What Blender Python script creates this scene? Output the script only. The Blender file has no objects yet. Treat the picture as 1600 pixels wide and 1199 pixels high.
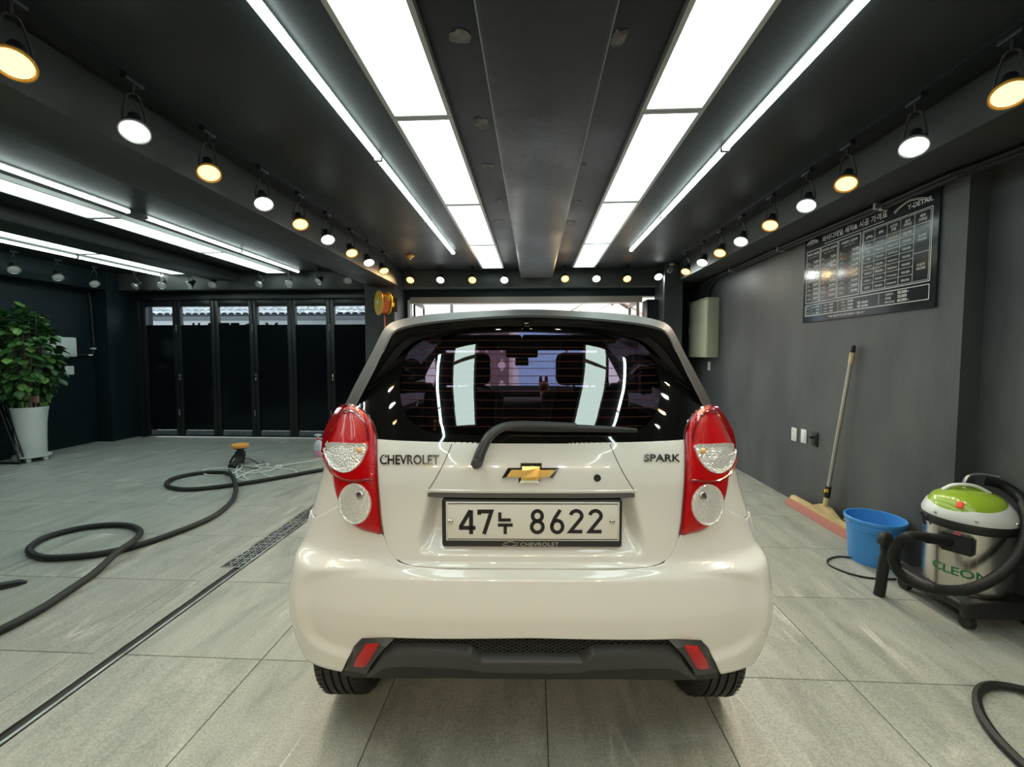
import bpy, bmesh, math, random
import numpy as np
from mathutils import Vector, Matrix
R = math.radians
scene = bpy.context.scene
col = scene.collection

# ------------------------------------------------------------------ camera
F, CX, CY, CAMH = 675.0, 800.0, 590.0, 1.32          # pixels of a 1600x1199 frame, camera height in metres
YAW = math.atan((834 - CX) / F)
PIT = math.atan((CY - 555) / F)
cam_d = bpy.data.cameras.new('camera')
cam_d.sensor_fit = 'HORIZONTAL'
cam_d.sensor_width = 36.0
cam_d.lens = F / 1600 * 36.0
cam_d.shift_y = -(599.5 - CY) / 1600
cam_d.clip_start = 0.02
cam_d.clip_end = 200
cam = bpy.data.objects.new('camera', cam_d)
col.objects.link(cam)
cam.location = (0, 0, CAMH)
cam.rotation_euler = (math.pi / 2 - PIT, 0, YAW)
scene.camera = cam

# ------------------------------------------------------------------ world and exposure
world = bpy.data.worlds.new('overcast_sky')
scene.world = world
world.use_nodes = True
bgn = world.node_tree.nodes['Background']
bgn.inputs[0].default_value = (0.93, 0.96, 1.0, 1)
bgn.inputs[1].default_value = 3.0
vs = scene.view_settings
vs.view_transform = 'Standard'
vs.look = 'None'
vs.gamma = 1.0
vs.use_curve_mapping = False
vs.exposure = 0.65
scene.cycles.max_bounces = 10
scene.cycles.transparent_max_bounces = 12
scene.cycles.sample_clamp_indirect = 6.0
scene.cycles.caustics_reflective = False
scene.cycles.caustics_refractive = False

PANEL_L, TUBE_L = 3.3, 8.5            # radiance of the light panels and the tubes
WARM, COOL = (1.0, 0.66, 0.30), (0.93, 1.0, 0.97)

# ------------------------------------------------------------------ pixels to directions
FWD = np.array([-math.sin(YAW) * math.cos(PIT), math.cos(YAW) * math.cos(PIT), -math.sin(PIT)])
RGT = np.array([math.cos(YAW), math.sin(YAW), 0.0])
UPV = np.cross(RGT, FWD)
ORG = np.array([0, 0, CAMH])
def ray(px, py): return FWD * F + RGT * (px - CX) - UPV * (py - CY)
def onZ(px, py, z=0.0):
    d = ray(px, py); return ORG + d * ((z - CAMH) / d[2])
def onY(px, py, y):
    d = ray(px, py); return ORG + d * (y / d[1])
def onX(px, py, x):
    d = ray(px, py); return ORG + d * (x / d[0])

# ------------------------------------------------------------------ materials
MATS = {}
def principled(name, color, rough=0.5, metal=0.0, spec=0.5, coat=0.0, emis=None, estr=0.0, trans=0.0, ior=1.45, alpha=1.0):
    m = bpy.data.materials.new(name); m.use_nodes = True
    b = m.node_tree.nodes['Principled BSDF']
    b.inputs['Base Color'].default_value = (*color, 1)
    b.inputs['Roughness'].default_value = rough
    b.inputs['Metallic'].default_value = metal
    b.inputs['Specular IOR Level'].default_value = spec
    b.inputs['Coat Weight'].default_value = coat
    b.inputs['Coat Roughness'].default_value = 0.03
    b.inputs['Transmission Weight'].default_value = trans
    b.inputs['IOR'].default_value = ior
    b.inputs['Alpha'].default_value = alpha
    if emis:
        b.inputs['Emission Color'].default_value = (*emis, 1)
        b.inputs['Emission Strength'].default_value = estr
    MATS[name] = m
    return m
def noise_mix(m, c1, c2, scale=6.0, detail=6.0, stretch=(1, 1, 1), bump=0.0, rough=None, bscale=None, coords='Object', lo=0.35, hi=0.65):
    """colour varied by noise, with fine relief"""
    nt = m.node_tree; b = nt.nodes['Principled BSDF']
    tc = nt.nodes.new('ShaderNodeTexCoord'); mp = nt.nodes.new('ShaderNodeMapping')
    mp.inputs['Scale'].default_value = stretch
    if coords == 'World':
        g = nt.nodes.new('ShaderNodeNewGeometry'); nt.links.new(g.outputs['Position'], mp.inputs[0])
    else:
        nt.links.new(tc.outputs[coords], mp.inputs[0])
    n = nt.nodes.new('ShaderNodeTexNoise'); n.inputs['Scale'].default_value = scale; n.inputs['Detail'].default_value = detail
    nt.links.new(mp.outputs[0], n.inputs['Vector'])
    r = nt.nodes.new('ShaderNodeValToRGB')
    r.color_ramp.elements[0].position = lo; r.color_ramp.elements[0].color = (*c1, 1)
    r.color_ramp.elements[1].position = hi; r.color_ramp.elements[1].color = (*c2, 1)
    nt.links.new(n.outputs['Fac'], r.inputs[0]); nt.links.new(r.outputs[0], b.inputs['Base Color'])
    if rough:
        mr = nt.nodes.new('ShaderNodeMapRange'); mr.inputs[3].default_value = rough[0]; mr.inputs[4].default_value = rough[1]
        mr.inputs[1].default_value = 0.3; mr.inputs[2].default_value = 0.7
        nt.links.new(n.outputs['Fac'], mr.inputs[0]); nt.links.new(mr.outputs[0], b.inputs['Roughness'])
    if bump:
        n2 = nt.nodes.new('ShaderNodeTexNoise'); n2.inputs['Scale'].default_value = bscale or scale * 6; n2.inputs['Detail'].default_value = 4
        nt.links.new(mp.outputs[0], n2.inputs['Vector'])
        bp = nt.nodes.new('ShaderNodeBump'); bp.inputs['Strength'].default_value = bump; bp.inputs['Distance'].default_value = 0.01
        nt.links.new(n2.outputs['Fac'], bp.inputs['Height']); nt.links.new(bp.outputs[0], b.inputs['Normal'])
    return m
def emitter(name, color, strength):
    m = bpy.data.materials.new(name); m.use_nodes = True
    nt = m.node_tree; nt.nodes.remove(nt.nodes['Principled BSDF'])
    e = nt.nodes.new('ShaderNodeEmission'); e.inputs[0].default_value = (*color, 1); e.inputs[1].default_value = strength
    nt.links.new(e.outputs[0], nt.nodes['Material Output'].inputs[0])
    MATS[name] = m
    return m
def sheet_glass(name, tint, refl=1.0, ior=1.5, base=0.0):
    """thin glass: see-through with a tint, mirror-like by Fresnel"""
    m = bpy.data.materials.new(name); m.use_nodes = True
    nt = m.node_tree; nt.nodes.remove(nt.nodes['Principled BSDF'])
    t = nt.nodes.new('ShaderNodeBsdfTransparent'); t.inputs[0].default_value = (*tint, 1)
    g = nt.nodes.new('ShaderNodeBsdfGlossy'); g.inputs['Roughness'].default_value = 0.0; g.inputs[0].default_value = (refl, refl, refl, 1)
    f0 = ((ior - 1) / (ior + 1)) ** 2 + base
    lw = nt.nodes.new('ShaderNodeLayerWeight'); lw.inputs[0].default_value = 0.5
    pw5 = nt.nodes.new('ShaderNodeMath'); pw5.operation = 'POWER'; pw5.inputs[1].default_value = 5.0
    ad = nt.nodes.new('ShaderNodeMath'); ad.operation = 'MULTIPLY_ADD'; ad.use_clamp = True; ad.inputs[1].default_value = 1 - f0; ad.inputs[2].default_value = f0
    nt.links.new(lw.outputs['Facing'], pw5.inputs[0])
    mx = nt.nodes.new('ShaderNodeMixShader')
    nt.links.new(pw5.outputs[0], ad.inputs[0]); nt.links.new(ad.outputs[0], mx.inputs[0])
    nt.links.new(t.outputs[0], mx.inputs[1]); nt.links.new(g.outputs[0], mx.inputs[2])
    nt.links.new(mx.outputs[0], nt.nodes['Material Output'].inputs[0])
    MATS[name] = m
    return m

principled('wall_paint', (0.05, 0.055, 0.06), 0.45, spec=0.35)
noise_mix(MATS['wall_paint'], (0.056, 0.062, 0.066), (0.105, 0.109, 0.108), 2.2, 8, (1, 1, 0.45), 0.12, (0.38, 0.55), 40, 'World')
principled('wall_paint_shaded', (0.012, 0.022, 0.03), 0.42, spec=0.3)  # same paint as the charcoal walls, weaker light put into its colour
noise_mix(MATS['wall_paint_shaded'], (0.007, 0.015, 0.021), (0.012, 0.022, 0.029), 1.6, 6, (1, 1, 0.5), 0.08, (0.38, 0.52), 30, 'World')
principled('ceiling_paint', (0.035, 0.04, 0.042), 0.5, spec=0.3)
noise_mix(MATS['ceiling_paint'], (0.015, 0.019, 0.020), (0.026, 0.030, 0.030), 1.4, 8, (1, 1, 1), 0.10, (0.42, 0.6), 26, 'World')
principled('beam_paint', (0.07, 0.07, 0.067), 0.5, spec=0.3)
noise_mix(MATS['beam_paint'], (0.036, 0.042, 0.039), (0.050, 0.051, 0.047), 3.0, 8, (1, 0.6, 1), 0.15, (0.4, 0.6), 30, 'World')
principled('plaster_patch', (0.20, 0.18, 0.165), 0.8)
noise_mix(MATS['plaster_patch'], (0.10, 0.095, 0.09), (0.42, 0.39, 0.36), 14, 6, (1, 1, 1), 0.2)
principled('black_metal', (0.012, 0.014, 0.016), 0.35)
principled('black_film', (0.004, 0.006, 0.008), 0.16, spec=0.25)
principled('black_plastic', (0.016, 0.017, 0.018), 0.45)
principled('dark_rubber', (0.014, 0.016, 0.015), 0.55)
principled('white_plastic', (0.72, 0.74, 0.72), 0.35)
principled('steel', (0.62, 0.62, 0.60), 0.28, 1.0)
principled('chrome', (0.85, 0.86, 0.87), 0.08, 1.0)
principled('white_frame', (0.55, 0.57, 0.55), 0.4)
emitter('panel_glow', (0.80, 1.0, 0.94), PANEL_L)
emitter('tube_glow', (0.84, 1.0, 0.97), TUBE_L)
emitter('warm_glow', (1.0, 0.56, 0.16), 2.8)
emitter('cool_glow', (0.97, 1.0, 0.96), 9.0)
sheet_glass('clear_glass', (0.86, 0.9, 0.9))

# ------------------------------------------------------------------ mesh builder
class MB:
    def __init__(s): s.v = []; s.f = []
    def add(s, vs_, fs_):
        o = len(s.v); s.v += [tuple(float(c) for c in v) for v in vs_]
        s.f += [tuple(o + i for i in f) for f in fs_]; return s
    def box(s, x0, x1, y0, y1, z0, z1):
        v = [(x, y, z) for x in (x0, x1) for y in (y0, y1) for z in (z0, z1)]
        return s.add(v, [(0, 1, 3, 2), (4, 6, 7, 5), (0, 4, 5, 1), (2, 3, 7, 6), (0, 2, 6, 4), (1, 5, 7, 3)])
    def rbox(s, x0, x1, y0, y1, z0, z1, b=0.005, seg=2):
        bm = bmesh.new()
        bmesh.ops.create_cube(bm, size=1)
        for v in bm.verts:
            v.co = Vector((x0 + (x1 - x0) * (v.co.x + .5), y0 + (y1 - y0) * (v.co.y + .5), z0 + (z1 - z0) * (v.co.z + .5)))
        b = min(b, 0.49 * min(abs(x1 - x0), abs(y1 - y0), abs(z1 - z0)))
        bmesh.ops.bevel(bm, geom=list(bm.edges), offset=b, segments=seg, profile=0.5, affect='EDGES')
        bm.verts.index_update()
        s.add([v.co for v in bm.verts], [[v.index for v in f.verts] for f in bm.faces]); bm.free(); return s
    def grid(s, rows, close_u=False, close_v=False):
        nr, nc = len(rows), len(rows[0]); o = len(s.v)
        for r in rows: s.v += [tuple(float(c) for c in p) for p in r]
        for i in range(nr if close_v else nr - 1):
            for j in range(nc if close_u else nc - 1):
                a, b = i * nc + j, i * nc + (j + 1) % nc
                c, d = ((i + 1) % nr) * nc + (j + 1) % nc, ((i + 1) % nr) * nc + j
                s.f.append((o + a, o + b, o + c, o + d))
        return s
    def ring(s, c, ax, r, seg):
        ax = Vector(ax).normalized(); a = ax.orthogonal().normalized(); b = ax.cross(a)
        c = Vector(c)
        return [c + (a * math.cos(2 * math.pi * k / seg) + b * math.sin(2 * math.pi * k / seg)) * r for k in range(seg)]
    def lathe(s, prof, org=(0, 0, 0), ax=(0, 0, 1), seg=24, cap0=False, cap1=False):
        """prof: (radius, height along the axis)"""
        ax = Vector(ax).normalized(); org = Vector(org); o = len(s.v)
        rows = [s.ring(org + ax * h, ax, max(r, 1e-5), seg) for r, h in prof]
        s.grid(rows, close_u=True)
        if cap0: s.f.append(tuple(o + k for k in range(seg))[::-1])
        if cap1: s.f.append(tuple(o + (len(prof) - 1) * seg + k for k in range(seg)))
        return s
    def cyl(s, p0, p1, r0, r1=None, seg=12, caps=True):
        p0, p1 = Vector(p0), Vector(p1); ax = p1 - p0
        return s.lathe([(r0, 0), (r1 if r1 is not None else r0, ax.length)], p0, ax, seg, caps, caps)
    def tube(s, pts, r, seg=8, close=False, caps=True, flat=1.0):
        pts = [Vector(p) for p in pts]; n = len(pts); rows = []
        up = None
        for i, p in enumerate(pts):
            if close: t = pts[(i + 1) % n] - pts[i - 1]
            else: t = pts[min(i + 1, n - 1)] - pts[max(i - 1, 0)]
            t.normalize()
            if up is None:
                up = Vector((0, 0, 1)) if abs(t.z) < 0.9 else Vector((1, 0, 0))
            a = (up - t * up.dot(t)).normalized(); b = t.cross(a); up = a
            rr = r[i] if isinstance(r, (list, tuple)) else r
            rows.append([p + (a * math.cos(2 * math.pi * k / seg) * flat + b * math.sin(2 * math.pi * k / seg)) * rr for k in range(seg)])
        o = len(s.v)
        s.grid(rows, close_u=True, close_v=close)
        if caps and not close:
            s.f.append(tuple(o + k for k in range(seg))[::-1]); s.f.append(tuple(o + (n - 1) * seg + k for k in range(seg)))
        return s
    def prism(s, poly, n0, n1, frame=None):
        """poly in 2D (u, v), thickness n0..n1; frame(u, v, n) -> xyz"""
        frame = frame or (lambda u, v, n: (u, n, v))
        k = len(poly)
        v = [frame(u, w, n0) for u, w in poly] + [frame(u, w, n1) for u, w in poly]
        f = [tuple(range(k)), tuple(range(2 * k - 1, k - 1, -1))] + [(i, k + i, k + (i + 1) % k, (i + 1) % k) for i in range(k)]
        return s.add(v, f)
    def build(s, name, mat, parent=None, smooth=35, loc=None, bevel=0.0):
        me = bpy.data.meshes.new(name)
        me.from_pydata(s.v, [], s.f); me.validate(); me.update()
        bm = bmesh.new(); bm.from_mesh(me)
        bmesh.ops.recalc_face_normals(bm, faces=bm.faces)
        if bevel:
            bmesh.ops.bevel(bm, geom=[e for e in bm.edges if e.is_manifold and e.calc_face_angle(0) > 0.6], offset=bevel, segments=2, affect='EDGES', clamp_overlap=True)
        bm.to_mesh(me); bm.free()
        if smooth:
            me.polygons.foreach_set('use_smooth', [True] * len(me.polygons))
            me.set_sharp_from_angle(angle=R(smooth))
        me.materials.append(MATS[mat] if isinstance(mat, str) else mat)
        o = bpy.data.objects.new(name, me); col.objects.link(o)
        if loc is not None: o.location = loc
        if parent is not None: o.parent = parent
        return o
def tag(o, label=None, cat=None, group=None, kind=None):
    if label: o['label'] = label
    if cat: o['category'] = cat
    if group: o['group'] = group
    if kind: o['kind'] = kind
    return o
def thing(name, label, cat, loc=(0, 0, 0), rz=0.0, group=None):
    o = bpy.data.objects.new(name, None); col.objects.link(o)
    o.empty_display_size = 0.1
    o.location = loc; o.rotation_euler = (0, 0, rz)
    return tag(o, label, cat, group)
def struct(o, label=None):
    o['kind'] = 'structure'
    if label: o['label'] = label
    return o
def copy_tree(o, parent=None):
    c = o.copy(); col.objects.link(c); c.parent = parent
    for ch in list(o.children): copy_tree(ch, c)
    return c
def smooth_path(pts, n=8, close=False):
    """Catmull-Rom through the points"""
    pts = [Vector(p) for p in pts]; out = []; m = len(pts)
    for i in range(m if close else m - 1):
        if close: p0, p1, p2, p3 = pts[i - 1], pts[i], pts[(i + 1) % m], pts[(i + 2) % m]
        else: p0, p1, p2, p3 = pts[max(i - 1, 0)], pts[i], pts[i + 1], pts[min(i + 2, m - 1)]
        for k in range(n):
            t = k / n
            out.append(0.5 * ((2 * p1) + (p2 - p0) * t + (2 * p0 - 5 * p1 + 4 * p2 - p3) * t * t + (3 * p1 - p0 - 3 * p2 + p3) * t ** 3))
    if not close: out.append(pts[-1])
    return out
_texts = {}
def text_mesh(body, size, extrude=0.0, align='LEFT', xscale=1.0, bold=0.0):
    """flat lettering as (verts, faces) in the x/y plane"""
    key = (body, size, extrude, align, xscale, bold)
    if key in _texts: return _texts[key]
    cu = bpy.data.curves.new('lettering', 'FONT')
    cu.body = body; cu.size = size; cu.extrude = extrude; cu.align_x = align; cu.resolution_u = 3; cu.offset = bold
    ob = bpy.data.objects.new('lettering', cu)
    me = ob.to_mesh()
    v = [(p.co.x * xscale, p.co.y, p.co.z) for p in me.vertices]; f = [tuple(p.vertices) for p in me.polygons]
    ob.to_mesh_clear()
    bpy.data.objects.remove(ob); bpy.data.curves.remove(cu)
    _texts[key] = (v, f)
    return v, f

# ------------------------------------------------------------------ room shell
XL, XR, XR2, YF, YB, ZC = -6.65, 2.36, 2.47, 6.62, -2.75, 2.57
ZB = 2.31                                            # underside of the beams
XT0, YT0, TS = -1.176, 1.752, 0.6135                  # tile joints: one corner, the pitch across
TY = 0.617

def floor_material():
    m = principled('stone_tile', (0.34, 0.36, 0.32), 0.4)
    nt = m.node_tree; b = nt.nodes['Principled BSDF']
    g = nt.nodes.new('ShaderNodeNewGeometry'); oi = nt.nodes.new('ShaderNodeObjectInfo')
    off = nt.nodes.new('ShaderNodeVectorMath'); off.operation = 'MULTIPLY_ADD'
    comb = nt.nodes.new('ShaderNodeCombineXYZ')
    ml = nt.nodes.new('ShaderNodeMath'); ml.operation = 'MULTIPLY'; ml.inputs[1].default_value = 37.0
    nt.links.new(oi.outputs['Random'], ml.inputs[0]); nt.links.new(ml.outputs[0], comb.inputs[0]); nt.links.new(ml.outputs[0], comb.inputs[2])
    add = nt.nodes.new('ShaderNodeVectorMath'); add.operation = 'ADD'
    nt.nodes.remove(off)
    nt.links.new(g.outputs['Position'], add.inputs[0]); nt.links.new(comb.outputs[0], add.inputs[1])
    mp = nt.nodes.new('ShaderNodeMapping'); mp.inputs['Rotation'].default_value = (0, 0, R(-18)); mp.inputs['Scale'].default_value = (3.4, 0.9, 1)
    nt.links.new(add.outputs[0], mp.inputs[0])
    n = nt.nodes.new('ShaderNodeTexNoise'); n.inputs['Scale'].default_value = 2.6; n.inputs['Detail'].default_value = 9; n.inputs['Roughness'].default_value = 0.62; n.inputs['Distortion'].default_value = 0.6
    nt.links.new(mp.outputs[0], n.inputs['Vector'])
    r = nt.nodes.new('ShaderNodeValToRGB'); cr = r.color_ramp
    cr.elements[0].position = 0.30; cr.elements[0].color = (0.245, 0.265, 0.235, 1)
    cr.elements[1].position = 0.72; cr.elements[1].color = (0.42, 0.435, 0.39, 1)
    e = cr.elements.new(0.5); e.color = (0.335, 0.352, 0.315, 1)
    nt.links.new(n.outputs['Fac'], r.inputs[0])
    # pale mineral veins
    n2 = nt.nodes.new('ShaderNodeTexNoise'); n2.inputs['Scale'].default_value = 1.1; n2.inputs['Detail'].default_value = 5; n2.inputs['Distortion'].default_value = 0.4
    mp2 = nt.nodes.new('ShaderNodeMapping'); mp2.inputs['Rotation'].default_value = (0, 0, R(-24)); mp2.inputs['Scale'].default_value = (3.2, 0.45, 1)
    nt.links.new(add.outputs[0], mp2.inputs[0]); nt.links.new(mp2.outputs[0], n2.inputs['Vector'])
    r2 = nt.nodes.new('ShaderNodeValToRGB'); c2 = r2.color_ramp
    c2.elements[0].position = 0.482; c2.elements[0].color = (0, 0, 0, 1)
    c2.elements[1].position = 0.518; c2.elements[1].color = (0, 0, 0, 1)
    e = c2.elements.new(0.5); e.color = (1, 1, 1, 1)
    nt.links.new(n2.outputs['Fac'], r2.inputs[0])
    n3 = nt.nodes.new('ShaderNodeTexNoise'); n3.inputs['Scale'].default_value = 2.0; nt.links.new(add.outputs[0], n3.inputs['Vector'])
    r3 = nt.nodes.new('ShaderNodeValToRGB'); r3.color_ramp.elements[0].position = 0.5; r3.color_ramp.elements[1].position = 0.66
    nt.links.new(n3.outputs['Fac'], r3.inputs[0])
    mm = nt.nodes.new('ShaderNodeMath'); mm.operation = 'MULTIPLY'; nt.links.new(r2.outputs[0], mm.inputs[0]); nt.links.new(r3.outputs[0], mm.inputs[1])
    mix = nt.nodes.new('ShaderNodeMix'); mix.data_type = 'RGBA'
    nt.links.new(mm.outputs[0], mix.inputs['Factor']); nt.links.new(r.outputs[0], mix.inputs[6]); mix.inputs[7].default_value = (0.56, 0.55, 0.50, 1)
    # fine speckle
    n4 = nt.nodes.new('ShaderNodeTexNoise'); n4.inputs['Scale'].default_value = 140; n4.inputs['Detail'].default_value = 3
    nt.links.new(add.outputs[0], n4.inputs['Vector'])
    mr = nt.nodes.new('ShaderNodeMapRange'); mr.inputs[1].default_value = 0.3; mr.inputs[2].default_value = 0.7; mr.inputs[3].default_value = 0.78; mr.inputs[4].default_value = 1.2
    nt.links.new(n4.outputs['Fac'], mr.inputs[0])
    mul = nt.nodes.new('ShaderNodeMix'); mul.data_type = 'RGBA'; mul.blend_type = 'MULTIPLY'; mul.inputs['Factor'].default_value = 1
    nt.links.new(mix.outputs[2], mul.inputs[6]); nt.links.new(mr.outputs[0], mul.inputs[7])
    nt.links.new(mul.outputs[2], b.inputs['Base Color'])
    rr = nt.nodes.new('ShaderNodeMapRange'); rr.inputs[1].default_value = 0.3; rr.inputs[2].default_value = 0.7; rr.inputs[3].default_value = 0.34; rr.inputs[4].default_value = 0.52
    nt.links.new(n.outputs['Fac'], rr.inputs[0]); nt.links.new(rr.outputs[0], b.inputs['Roughness'])
    bp = nt.nodes.new('ShaderNodeBump'); bp.inputs['Strength'].default_value = 0.22; bp.inputs['Distance'].default_value = 0.004
    nt.links.new(n4.outputs['Fac'], bp.inputs['Height']); nt.links.new(bp.outputs[0], b.inputs['Normal'])
floor_material()
principled('grout', (0.10, 0.11, 0.10), 0.8)
principled('dark_gutter', (0.02, 0.02, 0.018), 0.6)
principled('drain_steel', (0.30, 0.30, 0.28), 0.35, 1.0)
noise_mix(MATS['drain_steel'], (0.25, 0.24, 0.22), (0.65, 0.64, 0.60), 30, 6, (1, 0.2, 1))

mb = MB().box(XL - .2, XR2 + .2, YB - .2, YF + .15, -0.12, -0.006)
floor = struct(mb.build('floor', 'grout', smooth=0), 'grey green stone tile floor of the garage')
# a drain runs along the room between the bays: tiles stop on both sides of it
DR0, DR1 = -1.948, -1.795
xs = [XT0 + TS * k for k in range(0, 7)]             # joints right of the drain
xs_r = [DR1] + [x for x in xs if x < XR2] + [XR2 + .02]
xs_l = [DR0, -2.03]
while xs_l[-1] > XL: xs_l.append(xs_l[-1] - TS)
xs_l[-1] = XL - .02
ys = [YT0 + TY * k for k in range(-8, 9)]
ys = [YB - .02] + [y for y in ys if YB + .05 < y < YF - .02] + [YF + .1]
GAP = 0.0016
tile_mesh = {}
def tile(x0, x1, y0, y1):
    x0, x1 = min(x0, x1) + GAP, max(x0, x1) - GAP
    y0 += GAP; y1 -= GAP
    k = (round(x1 - x0, 4), round(y1 - y0, 4))
    if k not in tile_mesh:
        w, d = k[0] / 2, k[1] / 2; e = 0.0018
        o = MB().add([(-w, -d, -.0065), (w, -d, -.0065), (w, d, -.0065), (-w, d, -.0065), (-w, -d, -e), (w, -d, -e), (w, d, -e), (-w, d, -e),
                      (-w + e, -d + e, 0), (w - e, -d + e, 0), (w - e, d - e, 0), (-w + e, d - e, 0)],
                     [(0, 1, 5, 4), (1, 2, 6, 5), (2, 3, 7, 6), (3, 0, 4, 7), (4, 5, 9, 8), (5, 6, 10, 9), (6, 7, 11, 10), (7, 4, 8, 11), (8, 9, 10, 11)]).build('tile', 'stone_tile', smooth=0)
        tile_mesh[k] = o.data
    else:
        o = bpy.data.objects.new('tile', tile_mesh[k]); col.objects.link(o)
    o.location = ((x0 + x1) / 2, (y0 + y1) / 2, 0); o.parent = floor
for y0, y1 in zip(ys[:-1], ys[1:]):
    for a, b_ in zip(xs_r[:-1], xs_r[1:]): tile(a, b_, y0, y1)
    for a, b_ in zip(xs_l[:-1], xs_l[1:]): tile(b_, a, y0, y1)

# drain: steel edged slot, then a slotted grate
dr = thing('floor_drain', 'steel edged floor drain slot with slotted grate beside the car', 'drain', (0, 0, 0))
GY = 2.53
mb = MB().box(DR0, DR1, YB, YF, -0.02, -0.0055)
mb.build('channel', 'dark_gutter', dr, 0)
mb = MB().box(DR1 - .018, DR1 - .004, YB, YF, -0.008, 0.003).box(DR1 - .062, DR1 - .056, YB, GY, -0.008, 0.003)
mb.build('edge_rail', 'drain_steel', dr, 0)
MB().box(DR0 + .002, DR1 - .062, YB, GY, -0.008, -0.0005).build('cover_strip', 'stone_tile', dr, 0)
MB().box(DR0 + .002, DR0 + .012, GY, YF - .3, -0.008, 0.004).build('edge_rail', 'drain_steel', dr, 0)
mb = MB()
gx0, gx1 = DR0 + .014, DR1 - .02
nb = 5
for k in range(nb + 1):
    x = gx0 + (gx1 - gx0) * k / nb
    mb.box(x - .004, x + .004, GY, YF - .3, -0.006, 0.002)
y = GY; k = 0
while y < YF - .32:
    for j in range(nb):
        if (j + k) % 2 == 0 or k % 2 == 0:
            mb.box(gx0 + (gx1 - gx0) * j / nb, gx0 + (gx1 - gx0) * (j + 1) / nb, y, y + .012, -0.006, 0.0015)
    y += 0.028; k += 1
tag(mb.build('grate', 'drain_steel', dr, 0), kind='stuff')

# walls
def wall(name, mat, boxes, label, smooth=0):
    mb = MB()
    for b in boxes: mb.box(*b)
    return struct(mb.build(name, mat, smooth=smooth), label)
YSTEP = 2.515
wall('wall_right', 'wall_paint', [(XR, XR + .3, YSTEP, YF + .1, -.1, ZC + .1), (XR2, XR2 + .2, YB - .1, YSTEP + .05, -.1, ZC + .1)], 'charcoal painted wall with the price board')
wall('wall_left', 'wall_paint_shaded', [(XL - .2, XL, YB - .1, YF + .1, -.1, ZC + .1)], 'dark blue black wall behind the potted tree')
wall('wall_back', 'wall_paint', [(XL - .2, XR2 + .2, YB - .2, YB, -.1, ZC + .1)], 'charcoal wall behind the viewer')
DZT = 2.16                                           # top of the entrance
wall('wall_front', 'wall_paint_shaded', [
    (XL - .2, -6.24, YF, YF + .2, -.1, ZC + .1), (-6.24, -2.46, YF, YF + .2, 2.2, ZC + .1),
    (-2.46, -1.93, YF, YF + .2, -.1, ZC + .1), (-1.93, 1.95, YF, YF + .2, DZT + .04, ZC + .1), (1.95, XR + .1, YF, YF + .2, -.1, ZC + .1)], 'dark street wall with folding doors and entrance')
wall('pillar_corner', 'wall_paint_shaded', [(XL, -6.41, 6.22, YF, 0, ZC)], 'dark corner pillar beside the folding doors')
wall('pillar_middle', 'wall_paint', [(-2.42, -1.99, 6.12, YF, 0, ZC)], 'dark pillar carrying the hose reel')
wall('pillar_entrance', 'wall_paint', [(1.80, 2.05, 6.12, YF, 0, ZC)], 'dark pillar between entrance and fuse box')
struct(MB().box(XL - .2, XR2 + .2, YB - .2, YF + .2, ZC, ZC + .15).build('ceiling', 'ceiling_paint', smooth=0), 'dark painted concrete ceiling')

def beam(name, mat, b, label, bev=0.006):
    mb = MB().rbox(*b, bev, 2)
    return struct(mb.build(name, mat, smooth=40), label)
beam('beam_left', 'beam_paint', (-2.365, -1.935, YB, YF, ZB, ZC + .05), 'dark ceiling beam with a row of lit spotlights over the floor drain')
beam('beam_right', 'beam_paint', (1.975, XR2 + .02, YB, YF, 2.335, ZC + .05), 'dark ceiling beam with spotlights above the price board')
beam('beam_far', 'wall_paint', (XL, XR, 6.42, YF + .02, 2.32, ZC + .05), 'dark beam with spotlights over the entrance')
beam('beam_side', 'wall_paint_shaded', (XL - .02, -6.42, YB, YF, 2.29, ZC + .05), 'dark beam with unlit spotlights over the potted tree')
beam('beam_centre', 'beam_paint', (-0.196, 0.272, YB, 6.28, 2.425, ZC + .05), 'wide flat dark beam over the car', 0.03)
beam('beam_bay', 'ceiling_paint', (-4.79, -4.37, YB, 6.32, 2.425, ZC + .05), 'wide flat dark beam between the ceiling lights of the empty bay', 0.03)
# filler patches on the ceiling beside the centre beam
random.seed(4)
for px, py, sx, sy in ((722, 57, .05, .05), (752, 192, .045, .06), (762, 260, .045, .045), (780, 315, .03, .05), (780, 346, .05, .04), (968, 60, .03, .06), (912, 258, .02, .03), (900, 317, .05, .06), (892, 347, .04, .05)):
    p = onZ(px, py, ZC)
    poly = []
    for k in range(14):
        a = 2 * math.pi * k / 14; r = random.uniform(.65, 1.15)
        poly.append((p[0] + sx * r * math.cos(a), p[1] + sy * r * math.sin(a)))
    o = MB().prism(poly, ZC - .0022, ZC + .001, lambda u, v, n: (u, v, n)).build('plaster_patch', 'plaster_patch', smooth=0)
    o.parent = bpy.data.objects['ceiling']
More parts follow.
